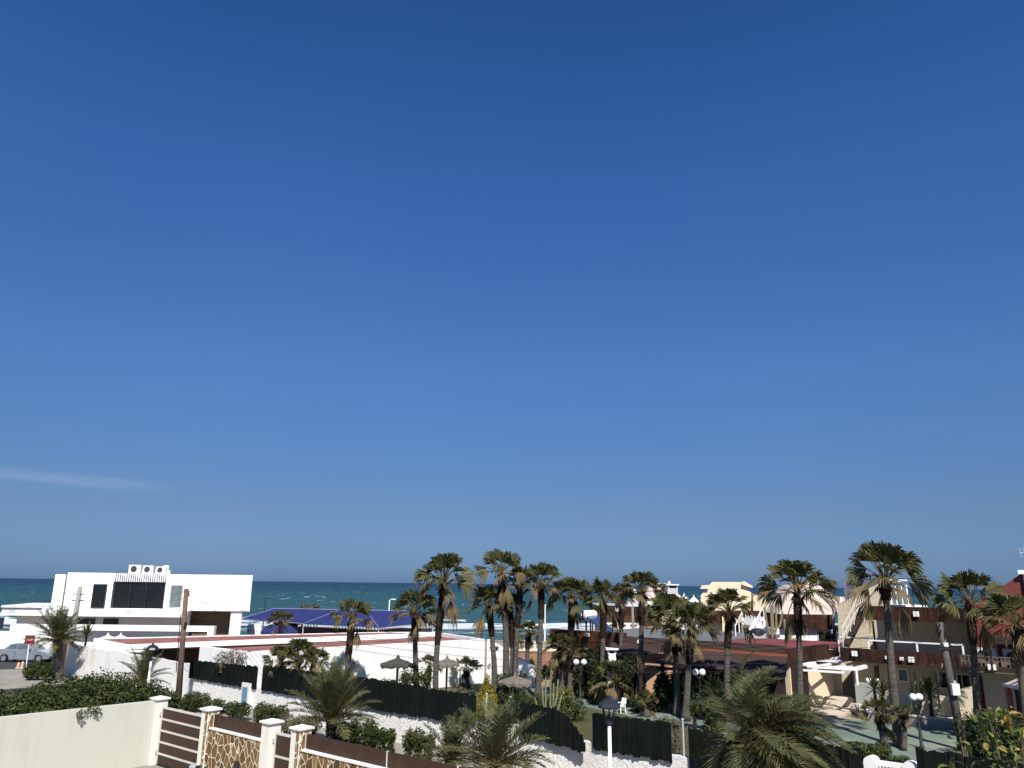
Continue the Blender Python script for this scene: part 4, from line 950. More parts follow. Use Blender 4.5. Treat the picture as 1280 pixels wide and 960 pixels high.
def back_building():
    Y = 82
    t = thing('beach_building', (11, Y, 0), 'low building with a brown fascia and peach wall behind the solar water heater', 'building')
    a, b = dp(745, 757, Y), dp(829, 757, Y)
    xbox(t, 'fascia', 'brown_shingle', a.x, b.x, Y - 1, Y + 6, 3.55, 4.5); xbox(t, 'wall', 'peach_plaster', a.x + 0.4, b.x - 0.2, Y, Y + 5.5, 0, 3.549)
    xbox(t, 'coping', 'grey_plaster', a.x - 0.05, b.x + 0.05, Y - 1.05, Y + 6, 4.501, 4.58)
    p = dp(770.5, 762, Y - 1); xbox(t, 'floodlight', 'white_paint', p.x - 0.2, p.x + 0.2, Y - 1.12, Y - 1.002, p.z - 0.16, p.z + 0.18)
    m = MB(); p0, p1 = dp(757, 782, 74), dp(805, 780, 74)
    def bal(m):
        m.xbox(p0.x, p1.x, 74, 74.25, 2.55, 2.7); m.xbox(p0.x, p1.x, 74, 74.25, 3.02, 3.15)
        x = p0.x
        while x < p1.x: m.xbox(x, x + 0.35, 74.02, 74.22, 2.7, 3.02); x += 0.95
        m.xbox(p0.x, p1.x, 74.001, 74.249, 0, 2.549)
    tag(one(bal, 'balustrade', 'white_trim'), 'white pierced balustrade in front of the peach wall behind the solar heater', 'balustrade')
    # grey tent roof on a pole
    b = dp(789, 783, 70); t = thing('tent_parasol', (b.x, 70, 0), 'pale grey pyramid canopy on a grey mast right of the solar heater', 'canopy')
    c = dp(793.5, 741, 70); e0, e1 = dp(781, 757.5, 70), dp(806, 757.5, 70); hw = (e1.x - e0.x) / 2; cx = (e0.x + e1.x) / 2
    m = MB(); z0 = e0.z; m.add([(cx - hw, 70 - hw, z0), (cx + hw, 70 - hw, z0), (cx + hw, 70 + hw, z0), (cx - hw, 70 + hw, z0), (cx, 70, c.z)], [(0, 1, 4), (1, 2, 4), (2, 3, 4), (3, 0, 4), (3, 2, 1, 0)]); m.build('canopy', 'tent_grey', t)
    one(lambda m: m.tube([(b.x, 69, 0), (b.x, 69, z0)], 0.11, 8), 'mast', 'grey_pole', t); one(lambda m: m.lathe((cx, 70, c.z - 0.1), [(0.2, 0), (0.2, 0.25), (0.26, 0.27), (0.05, 0.4)], 8), 'finial', 'white_paint', t)
back_building()
def far_house():
    Y = 86
    t = thing('far_house', (16, Y, 0), 'far house with a grey hipped roof and a small white roof hut on the horizon', 'house')
    a, b = dp(808, 745, Y), dp(850, 745, Y)
    xbox(t, 'wall', 'tan_plaster', a.x, b.x, Y, Y + 6, 0, 5.2)
    q0, q1 = dp(814, 729, Y + 2), dp(833, 729, Y + 2); zl = 5.2
    m = MB(); m.add([(a.x - .3, Y - .3, zl), (b.x + .3, Y - .3, zl), (b.x + .3, Y + 6.3, zl), (a.x - .3, Y + 6.3, zl), (q0.x, Y + 2.5, q0.z), (q1.x, Y + 2.5, q1.z)], [(0, 1, 5, 4), (1, 2, 5), (2, 3, 4, 5), (3, 0, 4), (3, 2, 1, 0)]); m.build('roof', 'pink_concrete', t)
    p, q = dp(833, 731.5, Y), dp(846, 740, Y)
    xbox(t, 'roof_hut', 'tent_grey', p.x, q.x, Y - 0.6, Y + 1.5, q.z - 0.2, p.z)
    xbox(t, 'roof_hut_lid', 'white_paint', p.x - 0.15, q.x + 0.1, Y - 0.8, Y + 1.7, p.z + 0.001, p.z + 0.12)
    xbox(t, 'chimney', 'white_plaster', dp(835.5, 730, Y).x, dp(838, 730, Y).x, Y, Y + 0.3, p.z + 0.12, p.z + 0.42)
    xbox(t, 'window', 'dark_glass', p.x + 0.2, q.x - 0.15, Y - 0.63, Y - 0.601, p.z - 0.28, p.z - 0.08)
    for k, (px, py) in enumerate(((855, 742), (867, 744))):
        c = dp(px, py, Y - 4); parasol((c.x, Y - 4, 0), c.z - 0.1, 0.5, ('left', 'right')[k] + ' of two far white parasols seen over the palms before the cream house', 'white_trim', 'grey_paint', 0.5, group='far white parasols')
far_house()
def restaurant():
    K1 = S(26.45, 19.5); K2 = gp(1036, 806.5, 3.3); K2.z = 0
    t = thing('restaurant', S(19, 19.5), 'brown roofed beach restaurant with lattice parapet and red roof terrace behind the palms', 'building')
    s0 = W(688, 790, 19.5)[0]
    # body under the roofs
    m = MB(); m.box(s0 + 0.4, 26.4, 20.2, 30, 0, 2.75); m.build('wall', 'peach_plaster', t)
    m = MB(); m.box(s0, 21.3, 19.92, 32, 3.05, 3.28); m.build('roof', 'grey_roof', t)
    k2s, k2w = SW(K2)
    m = MB(); q = [S(21.301, 19.92), S(26.1, 19.92), S(k2s - 0.35, k2w - 0.1), S(k2s - 0.35, 27.5), S(21.301, 27.5)]
    m.prism([(p.x, p.y) for p in q], 3.05, 3.25); m.build('terrace', 'red_terrace', t)
    m = MB(); m.box(16.2, 26.45, 19.5, 19.62, 3.0, 3.42); m.build('lattice_parapet', 'lattice_brick', t)
    m = MB(); m.box(s0, 16.19, 19.42, 19.9, 2.95, 3.6); m.box(s0, 17.0, 19.45, 19.8, 2.35, 2.949); m.build('parapet', 'brick_shingle', t)
    m = MB(); m.box(20.5, 26.5, 19.3, 19.499, 2.86, 2.985); m.build('edge_tile', 'rust_edge', t)
    m = MB(); m.wall(K1 + UV * 0.02 - VV * 0.02, K2, 0.3, 2.38, 3.22, 3.36); m.build('parapet', 'brown_shingle', t)
    m = MB(); m.wall(K1 + UV * 0.02, K2, 0.34, 3.361, 3.40, 3.42); m.build('coping', 'rust_edge', t) if False else None
    m = MB(); m.wall(K1 + VV * 0.3 + UV * 0.0, K2 + VV * 0.3, 0.3, 0, 2.375); m.build('side_wall', 'cream_plaster', t)
    def skirt(pts_top, pts_low, name='awning_roof'):
        m = MB(); up = Vector((0, 0, 0.07)); a = pts_top + pts_low[::-1]; n = len(a)
        m.hexa(a, [p + up for p in a]); m.build(name, 'brown_roof', t)
    skirt([S(15.3, 19.4, 2.93), S(19.6, 19.4, 2.98)], [S(16.6, 17.2, 2.48), S(18.9, 17.2, 2.58), S(20.6, 18.2, 2.92)])
    skirt([S(20.9, 19.28, 2.84), S(26.55, 19.28, 2.78)], [S(19.9, 16.7, 2.26), S(27.45, 16.7, 2.10)])
    def posts(m, s_, w_, h): m.box(s_ - 0.09, s_ + 0.09, w_ - 0.09, w_ + 0.09, 0, h)
    for s_, w_, h in ((20.3, 16.95, 2.27), (22.7, 16.95, 2.2), (25.0, 16.95, 2.14), (27.1, 16.95, 2.08), (17.0, 17.4, 2.46), (18.7, 17.4, 2.55)): one(lambda m: posts(m, s_, w_, h), 'post', 'dark_brown', t)
    m = MB(); m.box(20.0, 27.3, 16.78, 16.90, 1.95, 2.09); m.build('fascia_beam', 'dark_brown', t)
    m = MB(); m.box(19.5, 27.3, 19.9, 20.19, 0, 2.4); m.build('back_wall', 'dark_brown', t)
    for pa, pb in (((716, 800), (713, 803)), ((735, 793.5), (742, 797)), ((801, 802), (804, 804))):
        (s_, z_), _ = W(*pa, 19.4), 0; one(lambda m: m.box(s_ - 0.14, s_ + 0.14, 19.2, 19.38, z_ - 0.1, z_ + 0.1), 'floodlight', 'white_paint', t)
    # peach garden walls in front
    for k, (px0, px1, py, w_, h) in enumerate(((800, 832, 832, 18.6, 1.75), (875, 912, 846, 17.6, 1.35), (690, 726, 812, 19.2, 1.9))):
        sa, sb = onw(px0, w_, py), onw(px1, w_, py); m = MB(); m.box(sa, sb, w_, w_ + 0.3, 0, h); m.box(sa - 0.04, sb + 0.04, w_ - 0.04, w_ + 0.34, h + 0.001, h + 0.1)
        tag(m.build('garden_wall', 'peach_plaster'), ('peach garden wall under the left brown awning roof of the restaurant', 'peach garden wall left of the large date palm, under the wide awning roof', 'peach garden wall behind the twin short palms left of the garden lamp')[k], 'wall')
    # chimney pot in white
    p = dp(764.5, 809, 46.5)
    c = thing('barbecue_chimney', (p.x, 46.5, 0), 'white stepped barbecue chimney with a flat cap before the brown awning roof', 'chimney')
    one(lambda m: m.hexa([Vector((p.x + a * 0.42, 46.5 + b * 0.3, 0)) for a, b in ((-1, -1), (1, -1), (1, 1), (-1, 1))], [Vector((p.x + a * 0.19, 46.5 + b * 0.2, 2.72)) for a, b in ((-1, -1), (1, -1), (1, 1), (-1, 1))]), 'stack', 'white_plaster', c)
    m = MB()
    for a in (-0.2, 0.2): m.xbox(p.x + a - 0.05, p.x + a + 0.05, 46.35, 46.65, 2.721, 2.92)
    m.build('pillar', 'white_plaster', c); xbox(c, 'cap', 'white_plaster', p.x - 0.36, p.x + 0.36, 46.2, 46.8, 2.921, 3.02)
restaurant()
def solar():
    b = dp(740, 790, 56); z0 = 3.285
    t = thing('solar_water_heater', (b.x, 56, z0), 'solar water heater with a white tank and a sloping blue panel on the grey roof', 'solar heater')
    a, c = dp(728.5, 768.5, 56), dp(743, 767, 56)
    one(lambda m: m.tube([(a.x, 55.6, a.z), (a.x + 0.05, 55.6, a.z), (c.x, 56.3, a.z + 0.03)], [0.27, 0.30, 0.30], 20), 'tank', 'white_paint', t)
    one(lambda m: m.tube([(a.x - 0.04, 55.59, a.z), (a.x - 0.001, 55.6, a.z)], 0.29, 20), 'tank_end', 'dark_metal', t)
    p0, p1 = dp(736, 771.5, 55.5), dp(765, 789, 52.8); p2 = dp(749, 771, 56.2); p3 = dp(758, 790, 52.4)
    m = MB(); q = [dp(733, 772.5, 55.3), dp(757, 791.5, 53.0), dp(767.5, 789.5, 53.6), dp(746, 771, 56.1)]
    m.hexa(q, [p + Vector((0.02, 0, 0.1)) for p in q]); m.build('panel', 'solar_blue', t)
    def fr(m):
        for p in (q[0] + Vector((0.3, 0.2, 0)), q[3] + Vector((-0.3, 0.1, 0))): m.tube([Vector((p.x, p.y, z0)), p], 0.05, 6)
        m.tube([Vector((a.x + 0.2, 55.7, z0)), Vector((a.x + 0.2, 55.7, a.z - 0.35))], 0.06, 6)
    one(fr, 'frame', 'dark_metal', t)
solar()

# ------------------------------------------------------------------ houses behind the restaurant
def cream_house():
    Y = 66
    t = thing('cream_house', (18.5, Y, 0), 'cream angular house with sloping shoulders and a brown band behind the white stairs', 'house')
    P_ = lambda px, py: dp(px, py, Y)
    def slab(name, pts, y0, y1, mat):
        q = [P_(*p) for p in pts]; n = len(q)
        m = MB(); a = [Vector((p.x, y0, p.z)) for p in q]; b = [Vector((p.x + 0.28 * (y1 - y0), y1, p.z)) for p in q]
        m.add(a + b, [tuple(range(n)), tuple(range(n, 2 * n))[::-1]] + [(i, n + i, n + (i + 1) % n, (i + 1) % n) for i in range(n)]); return m.build(name, mat, t)
    slab('roof_block', [(876, 763), (876, 744), (890, 727.5), (929, 727.5), (939, 741), (939, 763)], Y, Y + 6, 'cream_plaster')
    slab('roof_shoulder', [(939.2, 763), (939.2, 743), (951, 745), (966, 764)], Y - 0.5, Y + 6, 'cream_plaster')
    slab('roof_cap', [(874, 736), (876, 731.8), (885, 731.2), (884, 736)], Y - 0.3, Y + 5, 'cream_plaster'); slab('roof_cap', [(926, 731), (926.5, 726.5), (930, 727), (939.5, 732.5), (939.5, 735)], Y - 0.3, Y + 5, 'cream_plaster')
    slab('band', [(870, 778), (870, 763.2), (957, 763.2), (957, 778)], Y - 1.2, Y + 6, 'brown_shingle')
    slab('wall', [(872, 806), (872, 778.2), (955, 778.2), (955, 806)], Y, Y + 6, 'white_plaster')
    slab('side_wall', [(894, 806), (893, 769), (907, 790), (907, 806)], Y - 2.4, Y - 1.3, 'yellow_plaster')
    ywin(t, 'window', (918, 781), (926, 792), Y, frame='tan_plaster', pane='dark_glass')
    p = P_(921, 780); xbox(t, 'sign_board', 'cream_plaster', p.x - 0.5, p.x + 0.5, Y - 1.35, Y - 1.205, p.z + 0.2, p.z + 0.55)
    # side building with the white stairs
    Y2 = 60; a, b = dp(946, 778, Y2), dp(964, 806, Y2)
    t2 = thing('stair_house', (a.x, Y2, 0), 'white rendered house end wall beside the white open tread stairs', 'house')
    m = MB(); m.xbox(a.x, b.x, Y2, Y2 + 4, 0, a.z - 0.3); m.add([(a.x, Y2, a.z - 0.3), (b.x, Y2, a.z - 0.3), (b.x, Y2 + 4, a.z - 0.3), (a.x, Y2 + 4, a.z - 0.3), (a.x + 0.5, Y2, a.z + 0.4), (a.x + 0.5, Y2 + 4, a.z + 0.4)], [(0, 1, 4), (1, 2, 5, 4), (2, 3, 5), (3, 0, 4, 5)]); m.build('wall', 'white_plaster', t2)
    ywin(t2, 'window', (950, 785), (957, 796), Y2, frame='white_paint', pane='pale_glass')
    # white stairs
    Y3 = 54
    lo0, lo1, hi0, hi1 = dp(929.5, 803, Y3), dp(942, 803, Y3), dp(945, 774, Y3 + 2), dp(955, 773, Y3 + 2)
    st = thing('stairs', (lo0.x, Y3, 3.26), 'white open tread metal stairs with handrails on the red terrace', 'stairs')
    for p, q in ((lo0, hi0), (lo1, hi1)): one(lambda m: m.bar(p, q, 0.09, 0.22), 'stringer', 'white_paint', st)
    def tr(m):
        for k in range(9):
            f = (k + 0.5) / 9; p, q = lo0.lerp(hi0, f), lo1.lerp(hi1, f); m.bar(p, q, 0.24, 0.05)
    one(tr, 'tread', 'white_paint', st)
    def rail(m, p, q, n=4):
        up = Vector((0, 0, 0.85))
        m.bar(p + up, q + up, 0.06)
        for k in range(n): r = p.lerp(q, k / (n - 1)); m.bar(r, r + up, 0.05)
    one(lambda m: rail(m, lo0 + Vector((-0.5, 0, 0.2)), hi0 + Vector((-0.7, 0, 0))), 'handrail', 'white_paint', st)
    one(lambda m: rail(m, lo1, hi1), 'handrail', 'white_paint', st)
    # covered grill beside the stairs
    p = dp(949, 800, 52); g = thing('grill', (p.x, 52, 3.26), 'grey covered grill cart right of the white stairs', 'grill')
    xbox(g, 'cart', 'grey_plaster', p.x - 0.5, p.x + 0.35, 51.7, 52.3, 3.30, 3.62); one(lambda m: m.lathe((p.x - 0.07, 52, 3.63), [(0.5, 0), (0.48, 0.12), (0.36, 0.24), (0.1, 0.3)], 12), 'lid', 'dark_metal', g)
    for x in (-0.45, 0.3): xbox(g, 'leg', 'dark_metal', p.x + x - 0.03, p.x + x + 0.03, 51.75, 52.25, 3.25, 3.30)
cream_house()
def pink_house():
    Y = 58
    t = thing('faceted_house', (21.5, Y, 0), 'house with a faceted pale pink concrete roof over a brown shingle band', 'house')
    e = [dp(957, 766, Y + 3), dp(974, 767.5, Y - 1), dp(1044, 767.5, Y - 1), dp(1056, 764, Y + 4), dp(1040, 760, Y + 9), dp(965, 760, Y + 9)]
    z = e[1].z; e = [Vector((p.x, p.y, z)) for p in e]
    top = [dp(988, 737, Y + 2), dp(1000, 731, Y + 1.5), dp(1033, 733, Y + 1.5), dp(1037, 741, Y + 2)]
    tb = [Vector((p.x, p.y + 3.5, p.z)) for p in top]
    m = MB(); m.add(e + top + tb, [(0, 1, 6), (1, 2, 9, 8, 7, 6), (2, 3, 13, 9), (3, 4, 12, 13), (4, 5, 11, 12), (5, 0, 10, 11), (0, 6, 10), (6, 7, 11, 10), (7, 8, 12, 11), (8, 9, 13, 12)])
    m.build('roof', 'pink_concrete', t)
    a, b = dp(1016, 727, Y + 2), dp(1039, 748, Y + 2)
    m = MB(); m.xbox(a.x, b.x - 0.3, Y + 3.5, Y + 5.5, z + 1, a.z); m.build('roof_box', 'pink_concrete', t)
    m = MB(); q = [dp(1041, 757, Y + 3), dp(1061, 752, Y + 3), dp(1066, 748, Y + 3), dp(1052, 746, Y + 3)]
    m.hexa([Vector((p.x, Y + 2, z)) for p in (q[0], q[2])] + [Vector((p.x, Y + 6, z)) for p in (q[2], q[0])], [Vector((q[0].x + .4, Y + 2.5, q[3].z)), Vector((q[2].x - .6, Y + 2.5, q[3].z)), Vector((q[2].x - .6, Y + 6, q[3].z)), Vector((q[0].x + .4, Y + 6, q[3].z))]); m.build('roof_wing', 'pink_concrete', t)
    a, b = dp(976, 768, Y - 1.2), dp(1044, 787, Y - 1.2)
    xbox(t, 'band', 'brown_shingle', a.x, b.x, Y - 1.2, Y + 3, b.z, z - 0.002)
    xbox(t, 'wall', 'white_plaster', a.x - 0.3, b.x - 0.1, Y - 0.8, Y + 3, 0, b.z - 0.002)
    ywin(t, 'window', (1021, 789), (1038, 803), Y - 0.8, frame='grey_paint', pane='dark_glass')
    tag(one(lambda m: m.tube([dp(1043, 807, 56) * Vector((1, 1, 0)) + Vector((0, 0, 3.2)), dp(1042, 752, 56)], 0.09, 8), 'drain_pipe', 'grey_pole'), 'tall grey vent pipe between the faceted house and the stone gable', 'pipe')
pink_house()
def stone_house():
    Y = 50
    t = thing('gable_house', (22.5, Y, 0), 'beige rough stone house end with a steep sloping gable and a white dormer window', 'house')
    P_ = lambda px, py: dp(px, py, Y)
    q = [P_(1045, 806), P_(1047, 757), P_(1102, 727), P_(1104, 757.5), P_(1104, 775), P_(1066, 806)]
    q[0].z = 0; q[5].z = 0; q[4].z = q[4].z; q[5].x = q[4].x
    m = MB(); n = len(q); m.add(q + [p + Vector((3.05, 7, 0)) for p in q], [tuple(range(n)), tuple(range(n, 2 * n))[::-1]] + [(i, n + i, n + (i + 1) % n, (i + 1) % n) for i in range(n)]); m.build('wall', 'beige_stone', t)
    a, b = P_(1104.2, 727), P_(1138, 757)
    m = MB(); m.xbox(a.x, b.x, Y + 0.6, Y + 6, b.z - 1, a.z); m.build('dormer', 'white_plaster', t)
    xbox(t, 'dormer_roof', 'white_paint', a.x - 0.15, b.x + 0.12, Y + 0.3, Y + 6.2, a.z + 0.001, a.z + 0.14)
    ywin(t, 'window', (1111, 731), (1136, 757), Y + 0.6, frame='white_paint', pane='pale_glass', mull=2)
    p, r = P_(1113, 757), P_(1136, 762); xbox(t, 'window_box', 'white_paint', p.x, p.x + 0.8, Y - 0.1, Y + 0.59, p.z - 0.3, p.z)
    p = dp(1149, 757, 46); xbox(t, 'roof_ledge', 'white_paint', dp(1132, 757, 46).x, dp(1160, 757, 46).x, 46, 48, p.z - 0.25, p.z + 0.02)
stone_house()
def shade_block():
    """the two storey hotel wing with brown parapets"""
    t = thing('hotel_wing', S(32, 24), 'two storey tan hotel wing with brown shingle parapets and a white balcony rail', 'building')
    sR = W(1204, 770, 22.3)[0]; sL = W(1081, 765, 22.3)[0]; sL2 = W(1036, 810, 22.3)[0]
    m = MB(); m.box(sL, sR, 22.3, 22.6, 4.82, 5.56); m.box(sL, sL + 0.25, 22.601, 29, 4.82, 5.5); m.build('roof_parapet', 'brown_shingle', t)
    m = MB(); m.box(sL + 0.251, sR, 22.601, 29, 4.9, 5.1); m.build('roof', 'dark_brown', t)
    m = MB(); m.box(sL - 0.2, sR, 25, 29.1, 2.9, 4.899); m.build('upper_wall', 'tan_plaster', t)
    m = MB(); m.box(28.4, sR, 22.3, 22.55, 2.62, 3.30); m.box(28.4, sR, 22.2, 22.299, 2.62, 2.75); m.build('balcony_parapet', 'brown_shingle', t)
    m = MB(); m.box(28.4, sR, 22.551, 25.2, 2.62, 2.88); m.build('balcony_floor', 'patio_pale', t)
    m = MB(); m.box(28.4, sR, 24.3, 24.6, 0, 2.619); m.build('ground_wall', 'tan_plaster', t)
    a = W(1086, 800, 22.35); b = W(1203, 808, 22.35)
    def rail(m):
        m.box(a[0], b[0], 22.38, 22.46, 3.72, 3.79)
        for px in (1086, 1146, 1203): s_ = onw(px, 22.4, 806); m.box(s_ - 0.04, s_ + 0.04, 22.39, 22.45, 3.301, 3.719)
    one(rail, 'balcony_rail', 'white_paint', t)
    def rail2(m): m.box(28.0, a[0] - 0.1, 23.4, 23.46, 3.75, 3.82); [m.box(x, x + 0.06, 23.4, 23.46, 2.9, 3.75) for x in (28.0, 28.5)]
    one(rail2, 'balcony_rail', 'white_paint', t)
    swin(t, 'window', (1119, 781), (1128, 798.5), 25, frame='white_paint')
    swin(t, 'door', (1178.5, 780), (1188, 816), 25, frame='white_paint'); swin(t, 'door', (1090, 776), (1096, 812), 25, frame='dark_brown')
    swin(t, 'window', (1121.5, 835), (1137, 853), 24.3, frame='white_paint', pane='pale_glass'); swin(t, 'window', (1172, 838), (1190, 862), 24.3, frame='white_paint')
    swin(t, 'window', (1190.5, 841), (1216, 864), 24.3, frame='white_paint', mull=1); swin(t, 'door', (1093, 832), (1100, 858), 24.3, frame='dark_brown')
    for px, py, w_ in ((1068, 817, 22.2), (1108.5, 822, 22.2), (1127, 823.5, 22.2), (1139, 824.5, 22.2), (1145, 767.5, 22.3)):
        s_, z_ = W(px, py, w_ - 0.1); r = 0.13 if px > 1130 or px < 1070 else 0.08
        one(lambda m: (m.box(s_ - r, s_ - 0.02, w_ - 0.14, w_ - 0.005, z_ - r, z_ + r), m.box(s_ + 0.02, s_ + r, w_ - 0.14, w_ - 0.005, z_ - r, z_ + r)), 'floodlight', 'white_paint', t)
    # outdoor stair up the gable
    p0, p1 = dp(1061, 807, 45.5), dp(1083, 764, 47)
    st = thing('outdoor_stair', p0, 'grey outdoor stair with a pale rail climbing along the beige stone gable', 'stairs')
    one(lambda m: m.bar(p0 + Vector((-0.2, -0.1, 0)), p1 + Vector((-0.2, -0.1, 0)), 0.34, 0.2), 'flight', 'dark_brown', st)
    def rr(m):
        for h in (0.45, 0.9): m.bar(p0 + Vector((-0.4, -0.2, h)), p1 + Vector((-0.4, -0.2, h)), 0.05)
        for k in range(6): q = p0.lerp(p1, k / 5) + Vector((-0.4, -0.2, 0)); m.bar(q, q + Vector((0, 0, 0.9)), 0.05)
    one(rr, 'rail', 'light_metal', st)
    # free standing sunlit garden wall and the terrace wall behind the yuccas
    c0, c1 = W(1193, 866, 20.9), W(1218, 857, 20.9)
    m = MB(); m.prism([(S(s_, w_).x, S(s_, w_).y) for s_, w_ in ((c0[0], 20.9), (c1[0], 20.9), (c1[0], 21.2), (c0[0], 21.2))], -0.1, [1.70, 1.98, 1.98, 1.70])
    tag(m.build('garden_wall', 'cream_plaster'), 'sunlit cream garden wall with a raised corner just right of the weathered pole', 'wall')
    m = MB(); m.box(W(1102, 860, 21.5)[0], c0[0] - 0.05, 21.5, 21.75, 0, 1.32)
    tag(m.build('terrace_wall', 'cream_plaster'), 'cream terrace wall behind the yucca and cactus at right', 'wall')
    def jars(m):
        for px in (1086, 1090, 1094, 1098):
            s_ = onw(px, 22.1, 850); m.lathe(S(s_, 22.1, 1.62), [(0.07, 0), (0.12, 0.08), (0.11, 0.2), (0.07, 0.26)], 8)
    for k, px in enumerate((1084.5, 1088.5, 1092, 1096.5)):
        s_ = onw(px, 21.9, 849); tag(one(lambda m: m.lathe(S(s_, 21.9, 1.60), [(0.06, 0), (0.10, 0.05), (0.11, 0.16), (0.08, 0.24), (0.09, 0.26)], 8), 'flower_pot', 'white_paint'), 'small white pot in the row on the wall right of the pergola pillar', 'pot', 'white pots on the pillar wall')
    m = MB(); m.box(onw(1071, 21.85, 870), onw(1102, 21.85, 870), 21.7, 22.0, 0, 1.6)
    tag(m.build('pergola_pillar_wall', 'grey_plaster'), 'grey green plastered wall under the right post of the white pergola', 'wall')
shade_block()
def pergola():
    z = 2.40
    pa, pb, pc, pd = (gp(px, py, z) for px, py in ((1002, 832), (1047, 823), (1070, 836), (1102, 831)))
    pd = pb + (pc - pa); ps = gp(1060, 839.5, z)
    t = thing('pergola', pc * Vector((1, 1, 0)), 'white open pergola with flat beams over the sunlit patio', 'pergola')
    for p, q in ((pa, pc), (pa, pb), (pb, pd), (pc, pd)): one(lambda m: m.bar(p, q, 0.16, 0.18), 'beam', 'white_paint', t)
    m = MB(); o = (pc - pa).normalized(); l = (pb - pa).normalized(); m.bar(pa + l * 0.5, pc + l * 0.5 - o * 0.4, 0.35, 0.06); m.bar(pa - l * 0.28 + Vector((0, 0, -0.2)), pc - l * 0.28 - o * 0.5 + Vector((0, 0, -0.2)), 0.14, 0.10); m.build('rafter', 'white_paint', t)
    m = MB()
    for f in (0.30, 0.6): m.bar(pa.lerp(pc, f), pb.lerp(pd, f), 0.10, 0.12)
    m.build('crossbeam', 'white_paint', t)
    q = [pa + l * 2.0 + o * 0.15, pa + l * 2.0 + o * 1.3, pb + o * 1.3 - l * 0.3, pb + o * 0.15 - l * 0.3]
    m = MB(); m.hexa([p + Vector((0, 0, 0.095)) for p in q], [p + Vector((0, 0, 0.13)) for p in q]); m.build('roof_sheet', 'white_trim', t)
    for p, zb in ((pc, 1.6), (pc.lerp(pd, 0.62), 0), (pa, 0)): one(lambda m: m.tube([Vector((p.x, p.y, zb)), p - Vector((0, 0, 0.091))], 0.07, 8), 'post', 'white_paint', t)
    # the patio's own walls, one in the sun
    w0, w1 = gp(1008, 868), gp(1052, 872)
    a = dp(1002, 842, 47.4); b = dp(1052, 842, 47.0); c = dp(1079, 842, 48.5)
    m = MB(); m.wall(a, b, 0.25, 0, 2.36); tag(m.build('patio_wall', 'cream_plaster'), 'sunlit cream wall at the back of the pergola patio', 'wall')
    xx = dp(1046, 866, 46.6); m = MB(); m.xbox(xx.x - 1.3, xx.x + 0.6, 45.9, 46.6, 0.1, 0.60)
    tag(m.build('patio_bench', 'patio_pale', bevel=0.03), 'pale masonry block bench on the patio below the cream wall', 'bench')
pergola()
